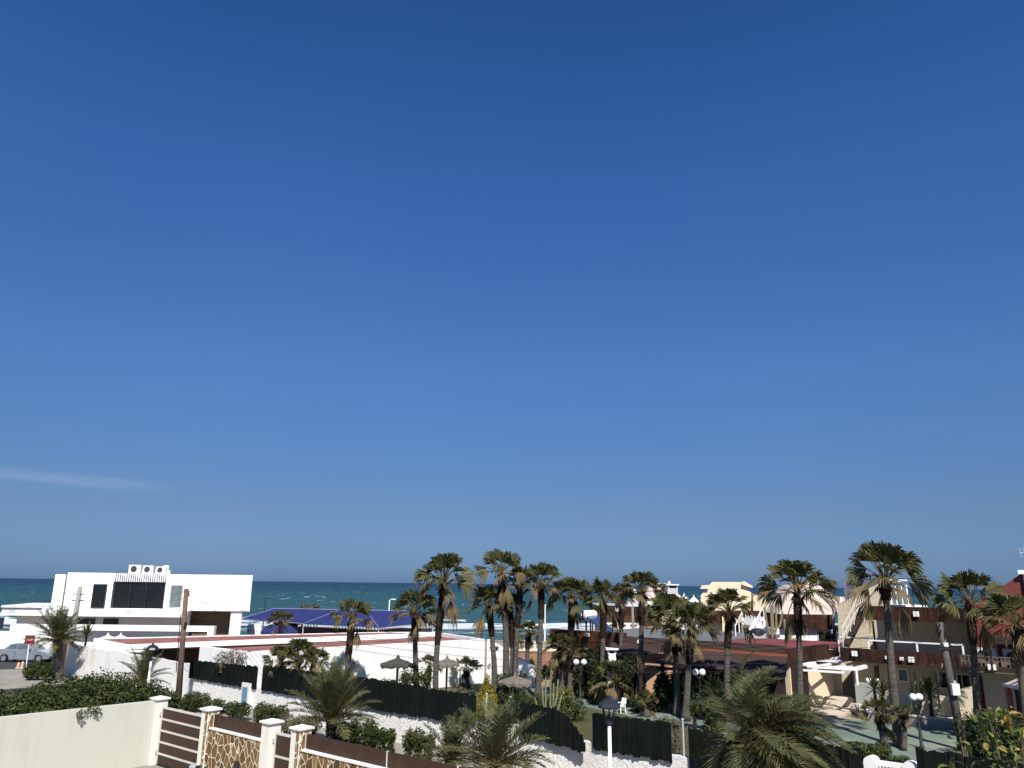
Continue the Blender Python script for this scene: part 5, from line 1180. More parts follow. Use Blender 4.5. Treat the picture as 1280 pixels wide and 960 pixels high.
def red_house():
    w_ = 22.75
    a, b = W(1206.5, 764, w_), W(1208.5, 820, w_)
    t = thing('red_house', S(37, w_), 'red rough stucco house with a steep white edged roof at the right edge', 'house')
    pts = [(a[0], -0.05), (a[0], 5.45), (36.65, 6.75), (37.35, 7.25), (44, 7.25), (44, -0.05)]
    q = [S(s_, w_, z) for s_, z in pts]; n = len(q)
    m = MB(); m.add(q + [p + VV * 7 for p in q], [tuple(range(n)), tuple(range(n, 2 * n))[::-1]] + [(i, n + i, n + (i + 1) % n, (i + 1) % n) for i in range(n)]); m.build('wall', 'red_stucco', t)
    m = MB(); r0, r1 = S(37.30, w_ - 0.12, 7.05), S(38.6, w_ - 0.12, 7.6); m.bar(S(37.62, w_ - 0.15, 5.2), S(37.62, w_ - 0.15, 7.26), 0.2, 0.2); m.bar(S(37.30, w_ - 0.15, 7.36), S(44, w_ - 0.15, 7.36), 0.2, 0.2); m.build('roof_trim', 'white_paint', t)
    # projecting balcony bay in shade
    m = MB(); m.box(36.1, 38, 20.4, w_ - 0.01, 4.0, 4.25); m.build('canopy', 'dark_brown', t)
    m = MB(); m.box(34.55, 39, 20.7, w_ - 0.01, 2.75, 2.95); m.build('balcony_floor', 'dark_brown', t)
    m = MB(); m.box(35.2, 40, w_ - 0.7, w_ - 0.011, 0, 2.749); m.build('ground_wall', 'tan_plaster', t)
    def grille(m):
        R = random.Random(9); x = 34.6
        while x < 38.2:
            m.box(x, x + 0.05, 20.72, 20.78, 2.7, 3.34); m.box(x, x + 0.17, 20.721, 20.779, 2.95 + R.choice((0, 0.12, 0.24)), 3.0 + R.choice((0.0, 0.1, 0.22)) + 0.05); x += 0.17
        m.box(34.6, 38.2, 20.71, 20.79, 3.34, 3.40); m.box(34.6, 38.2, 20.71, 20.79, 2.64, 2.70)
    one(grille, 'balcony_grille', 'twig_brown', t)
    s_, z_ = W(1240, 834, 20.6); one(lambda m: (m.box(s_ - 0.16, s_ - 0.06, 20.5, 20.7, z_ - 0.12, z_ + 0.12), m.box(s_ + 0.06, s_ + 0.16, 20.5, 20.7, z_ - 0.12, z_ + 0.12)), 'floodlight', 'white_paint', t)
    p = S(35.55, 21.6, 2.96); ac_unit(p, 0.95, 0.75, 'air conditioner unit behind the dark grille on the red house balcony, left one', 'air conditioners on the red house balcony', TH)
    p = S(36.75, 21.9, 2.96); ac_unit(p, 0.95, 0.75, 'air conditioner unit in the shade on the red house balcony, right one', 'air conditioners on the red house balcony', TH)
    def wrail(m):
        p0, p1 = dp(1269, 817, 36), dp(1290, 818, 35.5)
        z0, z1 = p0.z, p0.z - 0.42
        for z in (z0, z1): m.bar(Vector((p0.x, p0.y, z)), Vector((p1.x + 1, p1.y, z)), 0.09)
        for k in range(3): q = p0.lerp(p1, k / 2); m.bar(Vector((q.x, q.y, z1)), Vector((q.x, q.y, z0)), 0.08)
    tt = one(wrail, 'balcony_rail', 'white_paint', t)
    # gazebo
    p = gp(1266, 905); base = ground_px(1275, 35.5) + Vector((1.0, 0, 0))
    g = thing('gazebo', base, 'small red timber gazebo with a white scalloped eave at the right edge', 'gazebo')
    hw = 1.0; c = base + Vector((hw, hw, 0))
    for i, j in ((-1, -1), (1, -1), (1, 1), (-1, 1)): xbox(g, 'post', 'gazebo_red', c.x + i * hw - 0.09, c.x + i * hw + 0.09, c.y + j * hw - 0.09, c.y + j * hw + 0.09, 0, 2.2)
    def par(m):
        m.xbox(c.x - hw + 0.091, c.x + hw - 0.091, c.y - hw - 0.05, c.y - hw + 0.05, 0.05, 0.95); m.xbox(c.x - hw - 0.05, c.x - hw + 0.05, c.y - hw + 0.091, c.y + hw - 0.091, 0.05, 0.95)
        m.xbox(c.x - hw + 0.091, c.x + hw - 0.091, c.y - hw - 0.08, c.y - hw + 0.08, 0.951, 1.05)
    one(par, 'side_panel', 'gazebo_red', g)
    xbox(g, 'interior', 'dark_brown', c.x - hw + 0.15, c.x + hw - 0.15, c.y + hw - 0.3, c.y + hw - 0.2, 0, 2.15)
    m = MB(); e = hw + 0.13; m.add([(c.x - e, c.y - e, 2.3), (c.x + e, c.y - e, 2.3), (c.x + e, c.y + e, 2.3), (c.x - e, c.y + e, 2.3), (c.x, c.y, 3.1)], [(0, 1, 4), (1, 2, 4), (2, 3, 4), (3, 0, 4), (3, 2, 1, 0)]); m.build('roof', 'pink_concrete', g)
    def sc_(m):
        m.xbox(c.x - e - 0.03, c.x + e + 0.03, c.y - e - 0.03, c.y - e - 0.001, 2.2, 2.34); m.xbox(c.x - e - 0.03, c.x - e - 0.001, c.y - e, c.y + e, 2.2, 2.34)
        x = c.x - e
        while x < c.x + e: m.xbox(x, x + 0.07, c.y - e - 0.03, c.y - e - 0.001, 2.02, 2.199); x += 0.12
    one(sc_, 'eave_trim', 'white_trim', g)
    # roof aerial
    a0 = S(37.7, 23.3, 7.2); a1 = dp(1275, 690, a0.y); a1.x = a0.x
    an = thing('aerial', a0, 'television aerial on a thin mast above the red house at the right edge', 'aerial')
    one(lambda m: m.tube([a0, (a0.x, a0.y, a1.z)], 0.02, 6), 'mast', 'grey_paint', an)
    def el(m):
        b_ = Vector((a0.x, a0.y, a1.z)); m.tube([b_ + Vector((-0.35, 0, -0.05)), b_ + Vector((0.5, 0, 0))], 0.018, 5)
        for k in range(5): q = b_ + Vector((-0.3 + 0.19 * k, 0, -0.04)); m.tube([q + Vector((-0.05, -0.1, -0.26)), q + Vector((0.05, 0.1, 0.26))], 0.012, 4)
    one(el, 'elements', 'grey_paint', an)
red_house()

# ------------------------------------------------------------------ parasols, bench and lawn furniture
p = ground_px(497.5, 43); q = dp(497.5, 822.5, 43); parasol((q.x, 43, 0.03), q.z, 0.88, 'dark grey thatched parasol standing against the white bungalow wall', 'thatch_dark', 'dark_metal', 0.36, rag=0.2)
q = dp(559, 823, 47); parasol((q.x, 47, 0.03), q.z, 0.70, 'pale thatched parasol half hidden behind the tall slender palm', 'thatch_grey', 'dark_metal', 0.34, rag=0.2)
q = dp(644, 845, 37.5); parasol((q.x, 37.5, 0.03), q.z, 0.76, 'grey thatched parasol between the yellow green cypress and the cactus', 'thatch_grey', 'dark_metal', 0.29, rag=0.2)
def bench(px, py, Y, label, rz):
    b = ground_px(px, Y); t = thing('garden_bench', b, label, 'bench', None, rz); M_ = world_of(t)
    def mk(nm, mat, f):
        m = MB(); f(m); m.v = [M_ @ p for p in m.v]; m.build(nm, mat, t)
    mk('seat', 'kerb_peach', lambda m: [m.xbox(-0.6, 0.6, -0.22 + 0.12 * k, -0.12 + 0.12 * k, 0.42, 0.46) for k in range(4)])
    mk('backrest', 'kerb_peach', lambda m: [m.xbox(-0.6, 0.6, 0.25, 0.29, 0.55 + 0.13 * k, 0.65 + 0.13 * k) for k in range(3)])
    for s_ in (-0.52, 0.52): mk('leg', 'dark_metal', lambda m: (m.xbox(s_ - 0.03, s_ + 0.03, -0.2, -0.14, 0, 0.42), m.xbox(s_ - 0.03, s_ + 0.03, 0.2, 0.249, 0, 0.9)))
bench(634, 890, 33.2, 'small pale wooden bench seen through the gap in the reed fence below the grey parasol', 0.5)
def table(px, Y, label):
    b = ground_px(px, Y); t = thing('garden_table', b, label, 'table')
    one(lambda m: m.lathe(b + Vector((0, 0, 0.68)), [(0.45, 0), (0.46, 0.04), (0.44, 0.06)], 16), 'tabletop', 'rock_pale', t); one(lambda m: m.lathe(b, [(0.22, 0), (0.10, 0.1), (0.07, 0.68)], 10), 'pedestal', 'kerb_peach', t)
table(645, 34.6, 'small round stone garden table in the fence gap right of the pale bench')
def chair(px, Y, label, mat, rz):
    b = ground_px(px, Y); t = thing('garden_chair', b, label, 'chair', None, rz); M_ = world_of(t)
    def mk(nm, f):
        m = MB(); f(m); m.v = [M_ @ p for p in m.v]; m.build(nm, mat, t, smooth=False)
    mk('seat', lambda m: m.xbox(-0.24, 0.24, -0.24, 0.24, 0.40, 0.44))
    mk('backrest', lambda m: m.hexa([Vector(p) for p in ((-0.23, 0.22, 0.46), (0.23, 0.22, 0.46), (0.23, 0.26, 0.46), (-0.23, 0.26, 0.46))], [Vector(p) for p in ((-0.20, 0.36, 0.95), (0.20, 0.36, 0.95), (0.20, 0.40, 0.95), (-0.20, 0.40, 0.95))]))
    for i in (-1, 1):
        mk('armrest', lambda m: (m.xbox(i * 0.26 - 0.03, i * 0.26 + 0.03, -0.22, 0.26, 0.62, 0.66), m.xbox(i * 0.26 - 0.02, i * 0.26 + 0.02, -0.2, -0.15, 0.42, 0.62)))
        for j in (-1, 1): mk('leg', lambda m: m.bar((i * 0.21, j * 0.21, 0.40), (i * 0.25, j * 0.26, 0.0), 0.05))
    return t
chair(776, 43.2, 'white plastic garden chair on the lawn edge beside the foreground lantern', 'white_paint', -0.9).scale = (0.75, 0.75, 0.75)
chair(566, 39.5, 'brown wooden garden chair on the lawn left of the yellow green cypress', 'seat_brown', 0.6)

# ------------------------------------------------------------------ vegetation
def dirv(el, az): return Vector((cos(el) * cos(az), cos(el) * sin(az), sin(el)))
def fan_leaf(m, hub, d1, t, R, Lb, fold, droop, tint, K=18, spread=radians(78), ragged=0.15):
    nrm = t.cross(d1).normalized()
    for k in range(K):
        a = -spread + 2 * spread * (k + 0.5) / K
        da = spread * 2 / K / 2 * 1.02
        def seg(ang, ln, lift): return hub + (d1 * cos(ang) + t * sin(ang) + nrm * (fold * abs(sin(ang)))) * ln + nrm * lift
        ln = Lb * (0.72 + 0.28 * cos(a)) * R.uniform(1 - ragged, 1.05)
        pl = 0.02 * Lb * (1 if k % 2 else -1)
        mid = ln * R.uniform(0.62, 0.74)
        p1, p2 = seg(a - da, mid, pl), seg(a + da, mid, -pl)
        g = Vector((0, 0, -1)); dr = droop * ln * R.uniform(0.5, 1.4)
        p1 = p1 + g * dr * 0.15; p2 = p2 + g * dr * 0.15
        q = seg(a, ln * 0.87, 0) + g * dr * 0.55; w = (p2 - p1) * 0.26
        tip = seg(a + R.uniform(-0.05, 0.05), ln * (1 - 0.25 * droop), 0) + g * dr
        ti = min(1, max(0, tint + R.uniform(-0.22, 0.22)))
        m.add([hub, p1, p2, q - w, q + w, tip], [(0, 1, 2), (1, 3, 4, 2), (3, 5, 4)])
        for j, e in zip(range(-6, 0), (0.1, 0, 0, 0.06, 0.06, 0.22)): m.t[j] = min(1, ti + e)
def fan_crown(seed, n=27, low=-62, wind=0.10, oldk=1.0):
    R = random.Random(seed); m = MB()
    for i in range(n + 2):
        dead = i >= n; f = min(1.0, i / (n - 1))
        el = radians(84 - (84 - low) * f ** 1.05 + R.uniform(-9, 9)); az = i * 2.39996 + R.uniform(-0.35, 0.35)
        if dead: el = radians(R.uniform(-62, -30)); az = R.uniform(0, 6.28)
        d0 = dirv(el, az); Lp = R.uniform(0.46, 0.62) * (0.75 + 0.25 * min(1, f * 3))
        old = max(0, (f - 0.66) / 0.34) * oldk
        sagv = Vector((0, 0, -0.05 * f - 0.03 * old - (0.05 if dead else 0)))
        mid = d0 * (Lp * 0.55) + sagv * 0.25; hub = d0 * Lp + sagv * Lp * 1.6
        tint = 0.10 + 0.42 * f + R.uniform(-0.14, 0.14) + (0.42 if old > 0.5 and R.random() < 0.75 else 0)
        m.tube([Vector((0, 0, -0.04)) + d0 * 0.05, mid, hub], [0.022, 0.014, 0.012], 4, False, min(1, 0.55 + 0.4 * f))
        d1 = (hub - mid).normalized() + Vector((wind, 0, 0.05 - 0.16 * f - (0.2 if dead else 0))); d1.normalize()
        t = Vector((-sin(az), cos(az), 0)); t = (t - d1 * t.dot(d1)).normalized()
        ro = R.uniform(-0.9, 0.9); t = (t * cos(ro) + d1.cross(t) * sin(ro)).normalized()
        fan_leaf(m, hub, d1, t, R, R.uniform(0.48, 0.64) * (0.9 if f < 0.1 else 1), (0.55 if f < 0.12 else 0.30) + R.uniform(-0.15, 0.2), 0.20 + 0.16 * f + 0.10 * old + (0.2 if dead else 0), tint, spread=radians(40 if f < 0.06 else 66 - 25 * old))
    return m
CROWNS = []
for k in range(7):
    o = fan_crown(20 + k, (28, 25, 30, 24, 27, 31, 15)[k], (-4, 0, -8, 2, -3, -12, 20)[k], (0.12, -0.08, 0.16, 0.05, 0.14, 0.08, 0.05)[k], (1, 1, 1, 0.8, 1, 1, 0.2)[k]).build('crown', 'fan_leaf', tint=True)
    CROWNS.append(o.data); bpy.data.objects.remove(o)
def trunk_mesh(m, b, c, r0, r1, R, n=12, flare=0.5):
    H_ = (c - b).length; pts = []; rs = []; N_ = max(8, int(H_ / 0.28)); sw_ = Vector((R.uniform(-1, 1), R.uniform(-1, 1), 0)) * 0.035 * H_
    for i in range(N_ + 1):
        f = i / N_; pts.append(b.lerp(c, f) + sw_ * sin(pi * f)); rs.append((r0 + (r1 - r0) * f) * (1 + flare * math.exp(-f * H_ / 0.55)) * (1 + 0.03 * sin(i * 2.1)) * R.uniform(0.97, 1.03))
    m.tube(pts, rs, n); return pts
def palm(label, cpx, cpy, rpx, bpx, Y, sheath=0.28, r0=None, crown=None, zrot=None, base=None, group='fan palms around the resort', kstretch=1.0, skirt=True):
    R = random.Random(int(cpx * 13 + cpy)); c = dp(cpx, cpy, Y)
    b = base or ground_px(bpx, Y)
    Rm = 1.04 * rpx * Y / 985
    c = c - Vector((0, 0, Rm * (0.30 if skirt and sheath < 0.6 else 0.15)))
    t = thing('fan_palm', b, label, 'palm tree', group)
    r0 = (r0 or 0.20) * 0.85; m = MB(); pts = trunk_mesh(m, b, c, r0, r0 * 0.72, R); m.build('trunk', 'palm_bark', t, smooth=True)
    if skirt:
        m = MB(); Ht = (c - b).length; f0 = 1 - sheath
        P_ = lambda f: pts[min(len(pts) - 1, max(0, int(round(f * (len(pts) - 1)))))]
        i0 = max(0, int(f0 * (len(pts) - 1))); sub = pts[i0:]
        if len(sub) < 2: sub = pts[-2:]
        rr = r0 * 0.9 + 0.025
        m.tube(sub, [rr * R.uniform(0.92, 1.08) * (0.84 + 0.30 * sin(pi * min(1, 0.1 + 0.75 * k / (len(sub) - 1)))) for k in range(len(sub))], 10, True, 0.25)
        for k in range(int(70 + 160 * sheath)):
            f = R.random(); q = sub[0].lerp(sub[-1], f) if len(sub) < 3 else sub[min(len(sub) - 2, int(f * (len(sub) - 1)))].lerp(sub[min(len(sub) - 1, int(f * (len(sub) - 1)) + 1)], (f * (len(sub) - 1)) % 1)
            az = R.uniform(0, 2 * pi); d = dirv(radians(R.uniform(-65, 55)), az); r_ = rr * (0.75 + 0.5 * f); e = Vector((-sin(az), cos(az), 0)) * 0.05
            o = Vector((cos(az), sin(az), 0)) * r_; L_ = R.uniform(0.08, 0.22)
            m.add([q + o - e, q + o + e, q + o + d * L_ + Vector((0, 0, 0.02))], [(0, 1, 2)], R.random())
        for k in range(5):
            az = R.uniform(0, 2 * pi); q = sub[-1]; d = dirv(radians(R.uniform(-80, -50)), az); t_ = Vector((-sin(az), cos(az), 0))
            fan_leaf(m, q + Vector((cos(az), sin(az), 0)) * rr + d * 0.1, d, t_, R, Rm * R.uniform(0.18, 0.34), 0.3, 0.2, R.uniform(0.0, 0.35), K=8, spread=radians(35))
        m.build('leaf_sheath', 'thatch_skirt', t, tint=True)
    cm = CROWNS[R.randrange(6) if crown is None else crown]
    o = bpy.data.objects.new('crown', cm); C.objects.link(o); o.parent = t
    o.location = c - b; o.scale = (Rm * R.uniform(0.92, 1.08), Rm * R.uniform(0.92, 1.08), Rm * kstretch * R.uniform(0.88, 1.1)); o.rotation_euler = (R.uniform(-0.14, 0.14), R.uniform(-0.08, 0.2), R.uniform(0, 6.28) if zrot is None else zrot)
    return t
PALMS = [  # label, crown px, py, radius px, base px, distance, sheath share, trunk radius
 ('fan palm before the white bungalow wall that casts its crown shadow on the wall', 441, 764, 27, 432, 44.3, 0.45, 0.19, 1),
 ('fan palm with a shaggy crown before the right part of the blue canopy', 519, 756, 30, 522, 43, 0.25, 0.19, 2),
 ('tall slender fan palm standing alone before the right half of the white bungalow', 556, 716, 38, 545, 38, 0.40, 0.17, 0),
 ('tallest fan palm of the middle cluster, with its crown well above the horizon', 626, 706, 31, 631, 46.5, 0.30, 0.24, 1),
 ('low dark fan palm tucked against the left of the tallest cluster palm', 611, 748, 27, 620, 47, 0.30, 0.2, 4),
 ('fan palm with a dull crown directly right of the tallest cluster palm', 651, 720, 25, 643, 47.5, 0.35, 0.19, 3),
 ('shorter fan palm hidden between the two tall palms of the middle cluster', 637, 752, 20, 637, 48, 0.4, 0.19, 5),
 ('slim straight fan palm beside the thin white beach lamp post', 677, 721, 29, 672, 48, 0.30, 0.19, 2),
 ('fan palm with a dark shaggy trunk left of the solar water heater', 715, 738, 29, 709, 50, 0.45, 0.21, 4),
 ('fan palm rising in front of the solar heater panel with a wide ragged crown', 754, 742, 30, 750, 46.6, 0.35, 0.19, 1),
 ('smaller fan palm crown between the solar heater palm and the upright palm', 777, 742, 21, 774, 50, 0.3, 0.18, 3),
 ('fan palm with an upright crown left of the pale grey pyramid canopy', 802, 731, 28, 797, 44.4, 0.25, 0.19, 0),
 ('bushy fan palm with a dark trunk, left of the close pair before the cream house', 839, 764, 32, 846, 42.5, 0.35, 0.19, 5),
 ('bushy fan palm with light hanging leaves, right of the close pair', 864, 772, 36, 857, 41, 0.35, 0.2, 2),
 ('fan palm before the cream angular house, just left of the white stairs', 911, 753, 36, 910, 41, 0.30, 0.2, 3),
 ('tall fan palm with a full crown before the faceted pink roof', 995, 726, 45, 999, 38.5, 0.30, 0.19, 0),
 ('tallest fan palm at right with a swollen grey trunk base, before the beige gable house', 1105, 709, 50, 1123, 35.2, 0.12, 0.22, 2),
 ('fan palm before the red stucco wall with a dark shaded trunk', 1210, 740, 44, 1222, 36.5, 0.30, 0.20, 4),
 ('fan palm cut by the right edge of the frame before the red house', 1268, 766, 42, 1288, 34, 0.3, 0.2, 5),
]
for k, (lab, cx, cy, rp, bx, Y, sh, r0, cw) in enumerate(PALMS): palm(lab, cx, cy, rp, bx, Y, sh, r0, cw)
SMALL = [
 ('small round fan palm in front of the blue canopy, right of the white cabinet', 351, 772, 17, 350, 76, 0.5, 0.2, 4),
 ('small fan palm on the lawn left of the tall slender palm trunk', 537, 828, 17, 537, 49, 0.3, 0.13, 6),
 ('dark spiky small palm casting shadow on the bungalow end wall', 583, 832, 22, 585, 52.5, 0.2, 0.17, 6),
 ('small palm half hidden in the middle cluster right of the tallest trunk', 661, 785, 16, 661, 58, 0.3, 0.2, 0),
 ('small drooping palm low between the trunks of the middle cluster', 644, 800, 12, 642, 54, 0.4, 0.15, 5),
 ('short green fan palm, left of the twin short palms before the brown parapet', 699, 803, 20, 703, 49, 0.4, 0.17, 4),
 ('short green fan palm, right of the twin short palms before the brown parapet', 715, 808, 21, 712, 48.5, 0.4, 0.17, 1),
 ('bushy low fan palm right of the garden lamp, behind the foreground lantern', 769, 842, 30, 766, 45.5, 0.5, 0.17, 2),
 ('small young fan palm with a dark stump on the path right of the lawn', 808, 872, 16, 809, 42, 0.3, 0.15, 6),
 ('young fan palm with upright leaves, left of the swollen palm base', 1098, 886, 25, 1108, 33.8, 0.3, 0.15, 6),
]
for (lab, cx, cy, rp, bx, Y, sh, r0, cw) in SMALL: palm(lab, cx, cy, rp, bx, Y, sh, r0, cw)
palm('young fan palm sprouting right against the swollen palm base at right', 1130, 888, 13, 1128, 34.4, 0.3, 0.1, 6)
for k, (cx, cy, rp, lab) in enumerate(((352, 824, 22, 'left'), (372, 818, 24, 'middle'), (392, 826, 22, 'right'))):
    palm('bushy low fan palm peeping over the reed fence before the bungalow, %s of three' % lab, cx, cy, rp, cx, 41.5 - k, 0.9, 0.14, (2, 0, 4)[k])

def date_palm(label, hub, r, n, seed, lo=-35, up=82, base=None, tr=0.2, gold=0.0, leaf=30, mat='date_leaf', sagk=1.0, wind=0.0, lw=0.020):
    R = random.Random(seed); hub = Vector(hub); b = Vector(base) if base else Vector((hub.x, hub.y, 0))
    t = thing('date_palm', b, label, 'palm tree', 'feathery date palms along the street')
    m = MB(); q0 = b.lerp(hub, 0.5); m.tube([b, q0, hub], [tr * 1.15, tr, tr * 0.95], 12, True, 0.4)
    for k in range(90):
        f = R.random(); az = R.uniform(0, 2 * pi); q = b.lerp(hub, f) + Vector((cos(az), sin(az), 0)) * tr * 0.95; e = Vector((-sin(az), cos(az), 0)) * 0.07
        d = dirv(radians(R.uniform(20, 65)), az); m.add([q - e, q + e, q + d * R.uniform(0.1, 0.22)], [(0, 1, 2)], R.uniform(0.3, 1))
    m.build('trunk', 'palm_bark', t, tint=True)
    m = MB()
    for i in range(n):
        f = i / (n - 1); el = radians(up - (up - lo) * f ** 0.85 + R.uniform(-7, 7)); az = i * 2.39996 + R.uniform(-0.3, 0.3)
        L_ = r * R.uniform(0.85, 1.1) * (0.8 + 0.2 * sin(pi * min(1, f + 0.25)))
        p = hub.copy(); d = dirv(el, az); pts = [p.copy()]; ns = 10; sag = (0.10 + 0.16 * f) * sagk * R.uniform(0.75, 1.25)
        for k in range(ns):
            d = (d + Vector((wind * 0.04, 0, -sag * (0.3 + k / ns)))).normalized(); p = p + d * (L_ / ns); pts.append(p.copy())
        tint0 = 0.25 + 0.3 * f + R.uniform(-0.2, 0.2)
        m.tube(pts, [0.022 * (1 - 0.85 * k / ns) * (r / 2.2) ** 0.5 for k in range(ns + 1)], 4, False, min(1, 0.75 + gold))
        for k in range(leaf):
            u = 0.10 + 0.90 * (k + 0.5) / leaf; x = u * ns; j = min(ns - 1, int(x)); q = pts[j].lerp(pts[j + 1], x - j); dd = (pts[j + 1] - pts[j]).normalized()
            sd = dd.cross(Vector((0, 0, 1))); sd = sd.normalized() if sd.length > 0.05 else Vector((1, 0, 0)); upv = sd.cross(dd).normalized()
            ll = r * 0.23 * (sin(pi * min(1, 0.16 + u * 0.80)) ** 0.7) * R.uniform(0.85, 1.15)
            if u < 0.2: ll *= 0.5
            for s_ in (-1, 1):
                v = (sd * s_ * 0.75 + dd * R.uniform(0.55, 0.8) + upv * R.uniform(0.15, 0.5)).normalized()
                e1 = q + v * ll * 0.5; e2 = q + v * ll + Vector((0, 0, -0.18 * ll)); w = dd * lw * (r / 2.2)
                ti = min(1, max(0, tint0 + R.uniform(-0.15, 0.15) + (gold * max(0, 0.5 - u))))
                m.add([q - w * 0.6, q + w * 0.6, e1 + w, e1 - w, e2], [(0, 1, 2, 3), (3, 2, 4)], ti)
    m.build('crown', mat, t, tint=True)
    return t
h = dp(72, 800, 54.2); date_palm('small date palm with a stubby trunk beside the grey pole at left', h, 2.3, 46, 1, -8, 86, ground_px(71.5, 54.2), 0.30, 0.2, 26, sagk=0.3, lw=0.03)
h = dp(178, 852, 41.5); date_palm('low date palm behind the hedge beside the left lamp post', h, 1.75, 34, 2, 8, 84, ground_px(178, 41.5), 0.16, 0.1, 26, sagk=0.5, lw=0.022)
h = dp(414, 902, 33.2); date_palm('greyish date palm on the verge before the reed panels at centre left', h, 2.45, 54, 3, 8, 88, ground_px(414, 33.2), 0.2, 0.3, 38, sagk=0.38, lw=0.018)
h = dp(619, 955, 26.3); date_palm('date palm fanning its leaves low at the bottom centre, over the board fence', h, 2.25, 48, 14, 2, 70, ground_px(620, 26.3), 0.2, 0.2, 40, sagk=0.42, lw=0.017)
h = dp(563, 950, 27.6); date_palm('small olive date palm just left of the bottom centre palm', h, 1.5, 36, 5, 8, 84, ground_px(563, 27.6), 0.16, 0.5, 30, sagk=0.4, lw=0.022)
h = dp(948, 921, 21.6); date_palm('large arching feathery date palm with an orange heart in the right foreground', h, 2.35, 105, 6, -26, 64, (h.x - 0.05, h.y, 0), 0.26, 0.75, 48, sagk=1.0, wind=3.6, lw=0.015)

def sword_plant(label, hub, L_, n, seed, name='yucca', cat='plant', mat='yucca_leaf', lo=-25, w=0.05, stem=None, sag=0.1, group=None):
    R = random.Random(seed); hub = Vector(hub); b = Vector(stem) if stem else Vector((hub.x, hub.y, 0))
    t = thing(name, b, label, cat, group)
    if (hub - b).length > 0.05: one(lambda m: m.tube([b, b.lerp(hub, 0.5), hub], [0.10, 0.085, 0.08], 8, True, 0.4), 'stem', 'thatch_skirt', t, tint=True)
    m = MB()
    for i in range(n):
        f = i / n; el = radians(85 - (85 - lo) * f + R.uniform(-8, 8)); az = i * 2.39996; d = dirv(el, az); s_ = Vector((-sin(az), cos(az), 0)) * w; l = L_ * R.uniform(0.8, 1.1)
        p1 = hub + d * l * 0.45; p2 = hub + d * l + Vector((0, 0, -sag * l * (0.5 + f))); ti = min(1, max(0, 0.2 + 0.55 * f + R.uniform(-0.15, 0.15)))
        m.add([hub - s_ * 0.5, hub + s_ * 0.5, p1 + s_, p1 - s_, p2], [(0, 1, 2, 3), (3, 2, 4)], ti)
    m.build('leaves', mat, t, tint=True); return t
p = dp(1162, 868, 40.3); sword_plant('large yucca with long arching leaves in the planter, left of the weathered pole', p, 1.15, 46, 3, stem=S(SW(p)[0], SW(p)[1], 0.36), w=0.055)
p = dp(1093, 862, 41.8); sword_plant('yucca with upright leaves left of the swollen palm trunk, beside the pergola pillar', p, 1.0, 40, 4, stem=(p.x, p.y, 0), w=0.05)
p = dp(1104, 868, 41.2); sword_plant('second yucca touching the swollen palm trunk from the left', p, 0.9, 36, 5, stem=(p.x, p.y, 0), w=0.05)
p = dp(893, 862, 40.2); sword_plant('dark agave like plant left of the large date palm crown', p, 0.95, 40, 7, 'agave', stem=(p.x, p.y, 0), mat='dark_leaf', w=0.07, lo=-5)
p = dp(108, 796, 57.5); sword_plant('green spiky plant behind the white stucco street wall, right of the grey pole', p, 1.3, 34, 8, stem=(p.x, p.y, 0), w=0.06, lo=10)
p = dp(800, 845, 44); sword_plant('tall thin reedy plant before the peach wall under the awning roof', p, 1.3, 26, 9, 'reed_clump', stem=(p.x, p.y, 0), w=0.035, lo=35, mat='dry_leaf')
p = dp(868, 892, 39); sword_plant('leafy green clump at the foot of the bushy palm pair', p, 0.7, 34, 10, 'lily_clump', stem=(p.x, p.y, 0), w=0.05, lo=0)
def cactus(label, base, arms, r, mat='cactus_green', name='cactus'):
    t = thing(name, base, label, 'cactus'); b = Vector(base); m = MB()
    for x, y, z0, z1 in arms:
        q = b + Vector((x, y, z0)); s0 = b + Vector((x * 0.15, y * 0.15, max(0, z0 - 0.25)))
        ln = Vector((x * 0.35 + 0.05 * sin(z1 * 37), 0.05 * cos(z1 * 21), 0))
        pts = [s0, b + Vector((x * 0.8, y * 0.8, z0 - 0.05 if z0 > 0.1 else 0.05)), b + Vector((x, y, z0 + 0.2)), b + Vector((x, y, z1 - 0.1)) + ln * 0.9, b + Vector((x, y, z1)) + ln]
        vs = []; n = 14
        m.tube(pts, [r, r, r, r * 0.95, r * 0.35], n)
        o = len(m.v) - n * 5
        for i in range(5):
            for k in range(0, n, 2): c = pts[i]; m.v[o + i * n + k] = c + (m.v[o + i * n + k] - c) * 0.78
    m.build('stems', mat, t)
    return t
b = ground_px(687, 38.5); cactus('tall pale green candelabra cactus beside the low hedge right of the grey parasol', b, [(0.02, 0, 0, 2.6), (-0.17, 0.1, 0.5, 2.25), (0.17, -0.1, 0.6, 2.0), (-0.50, 0, 0.40, 1.35), (0.34, 0.1, 1.1, 2.15), (0.10, 0.2, 0.4, 1.5), (-0.30, -0.1, 0.9, 1.9), (0.42, 0, 0.7, 1.45)], 0.042)
b = S(*[SW(dp(1144, 880, 40.6))[0], 20.6], 0.36); cactus('green columnar cactus in the planter between the swollen palm and the twin globe lamp', b, [(0, 0, 0, 2.1), (0.18, 0.05, 0.5, 1.75), (-0.25, 0, 0.55, 1.35), (0.34, 0.1, 0.8, 1.5), (-0.12, 0.15, 0.3, 1.6)], 0.06)
b = ground_px(1157, 41); b = S(SW(b)[0] + 0.5, 20.8, 0.36); cactus('thin forked cactus above the yucca at right', b, [(0.2, 0, 0.3, 2.35), (0.42, 0, 1.6, 2.55)], 0.045)
b = dp(966, 800, 55); cactus('tall dry looking cactus group on the terrace right of the white stairs', (b.x, 55, 3.2), [(0, 0, 0, 2.1), (0.3, 0, 0.4, 1.8), (-0.3, 0, 0.4, 2.0), (0.15, 0.2, 0.6, 2.2), (0.6, 0, 0.7, 1.7)], 0.075, 'cactus_dry')
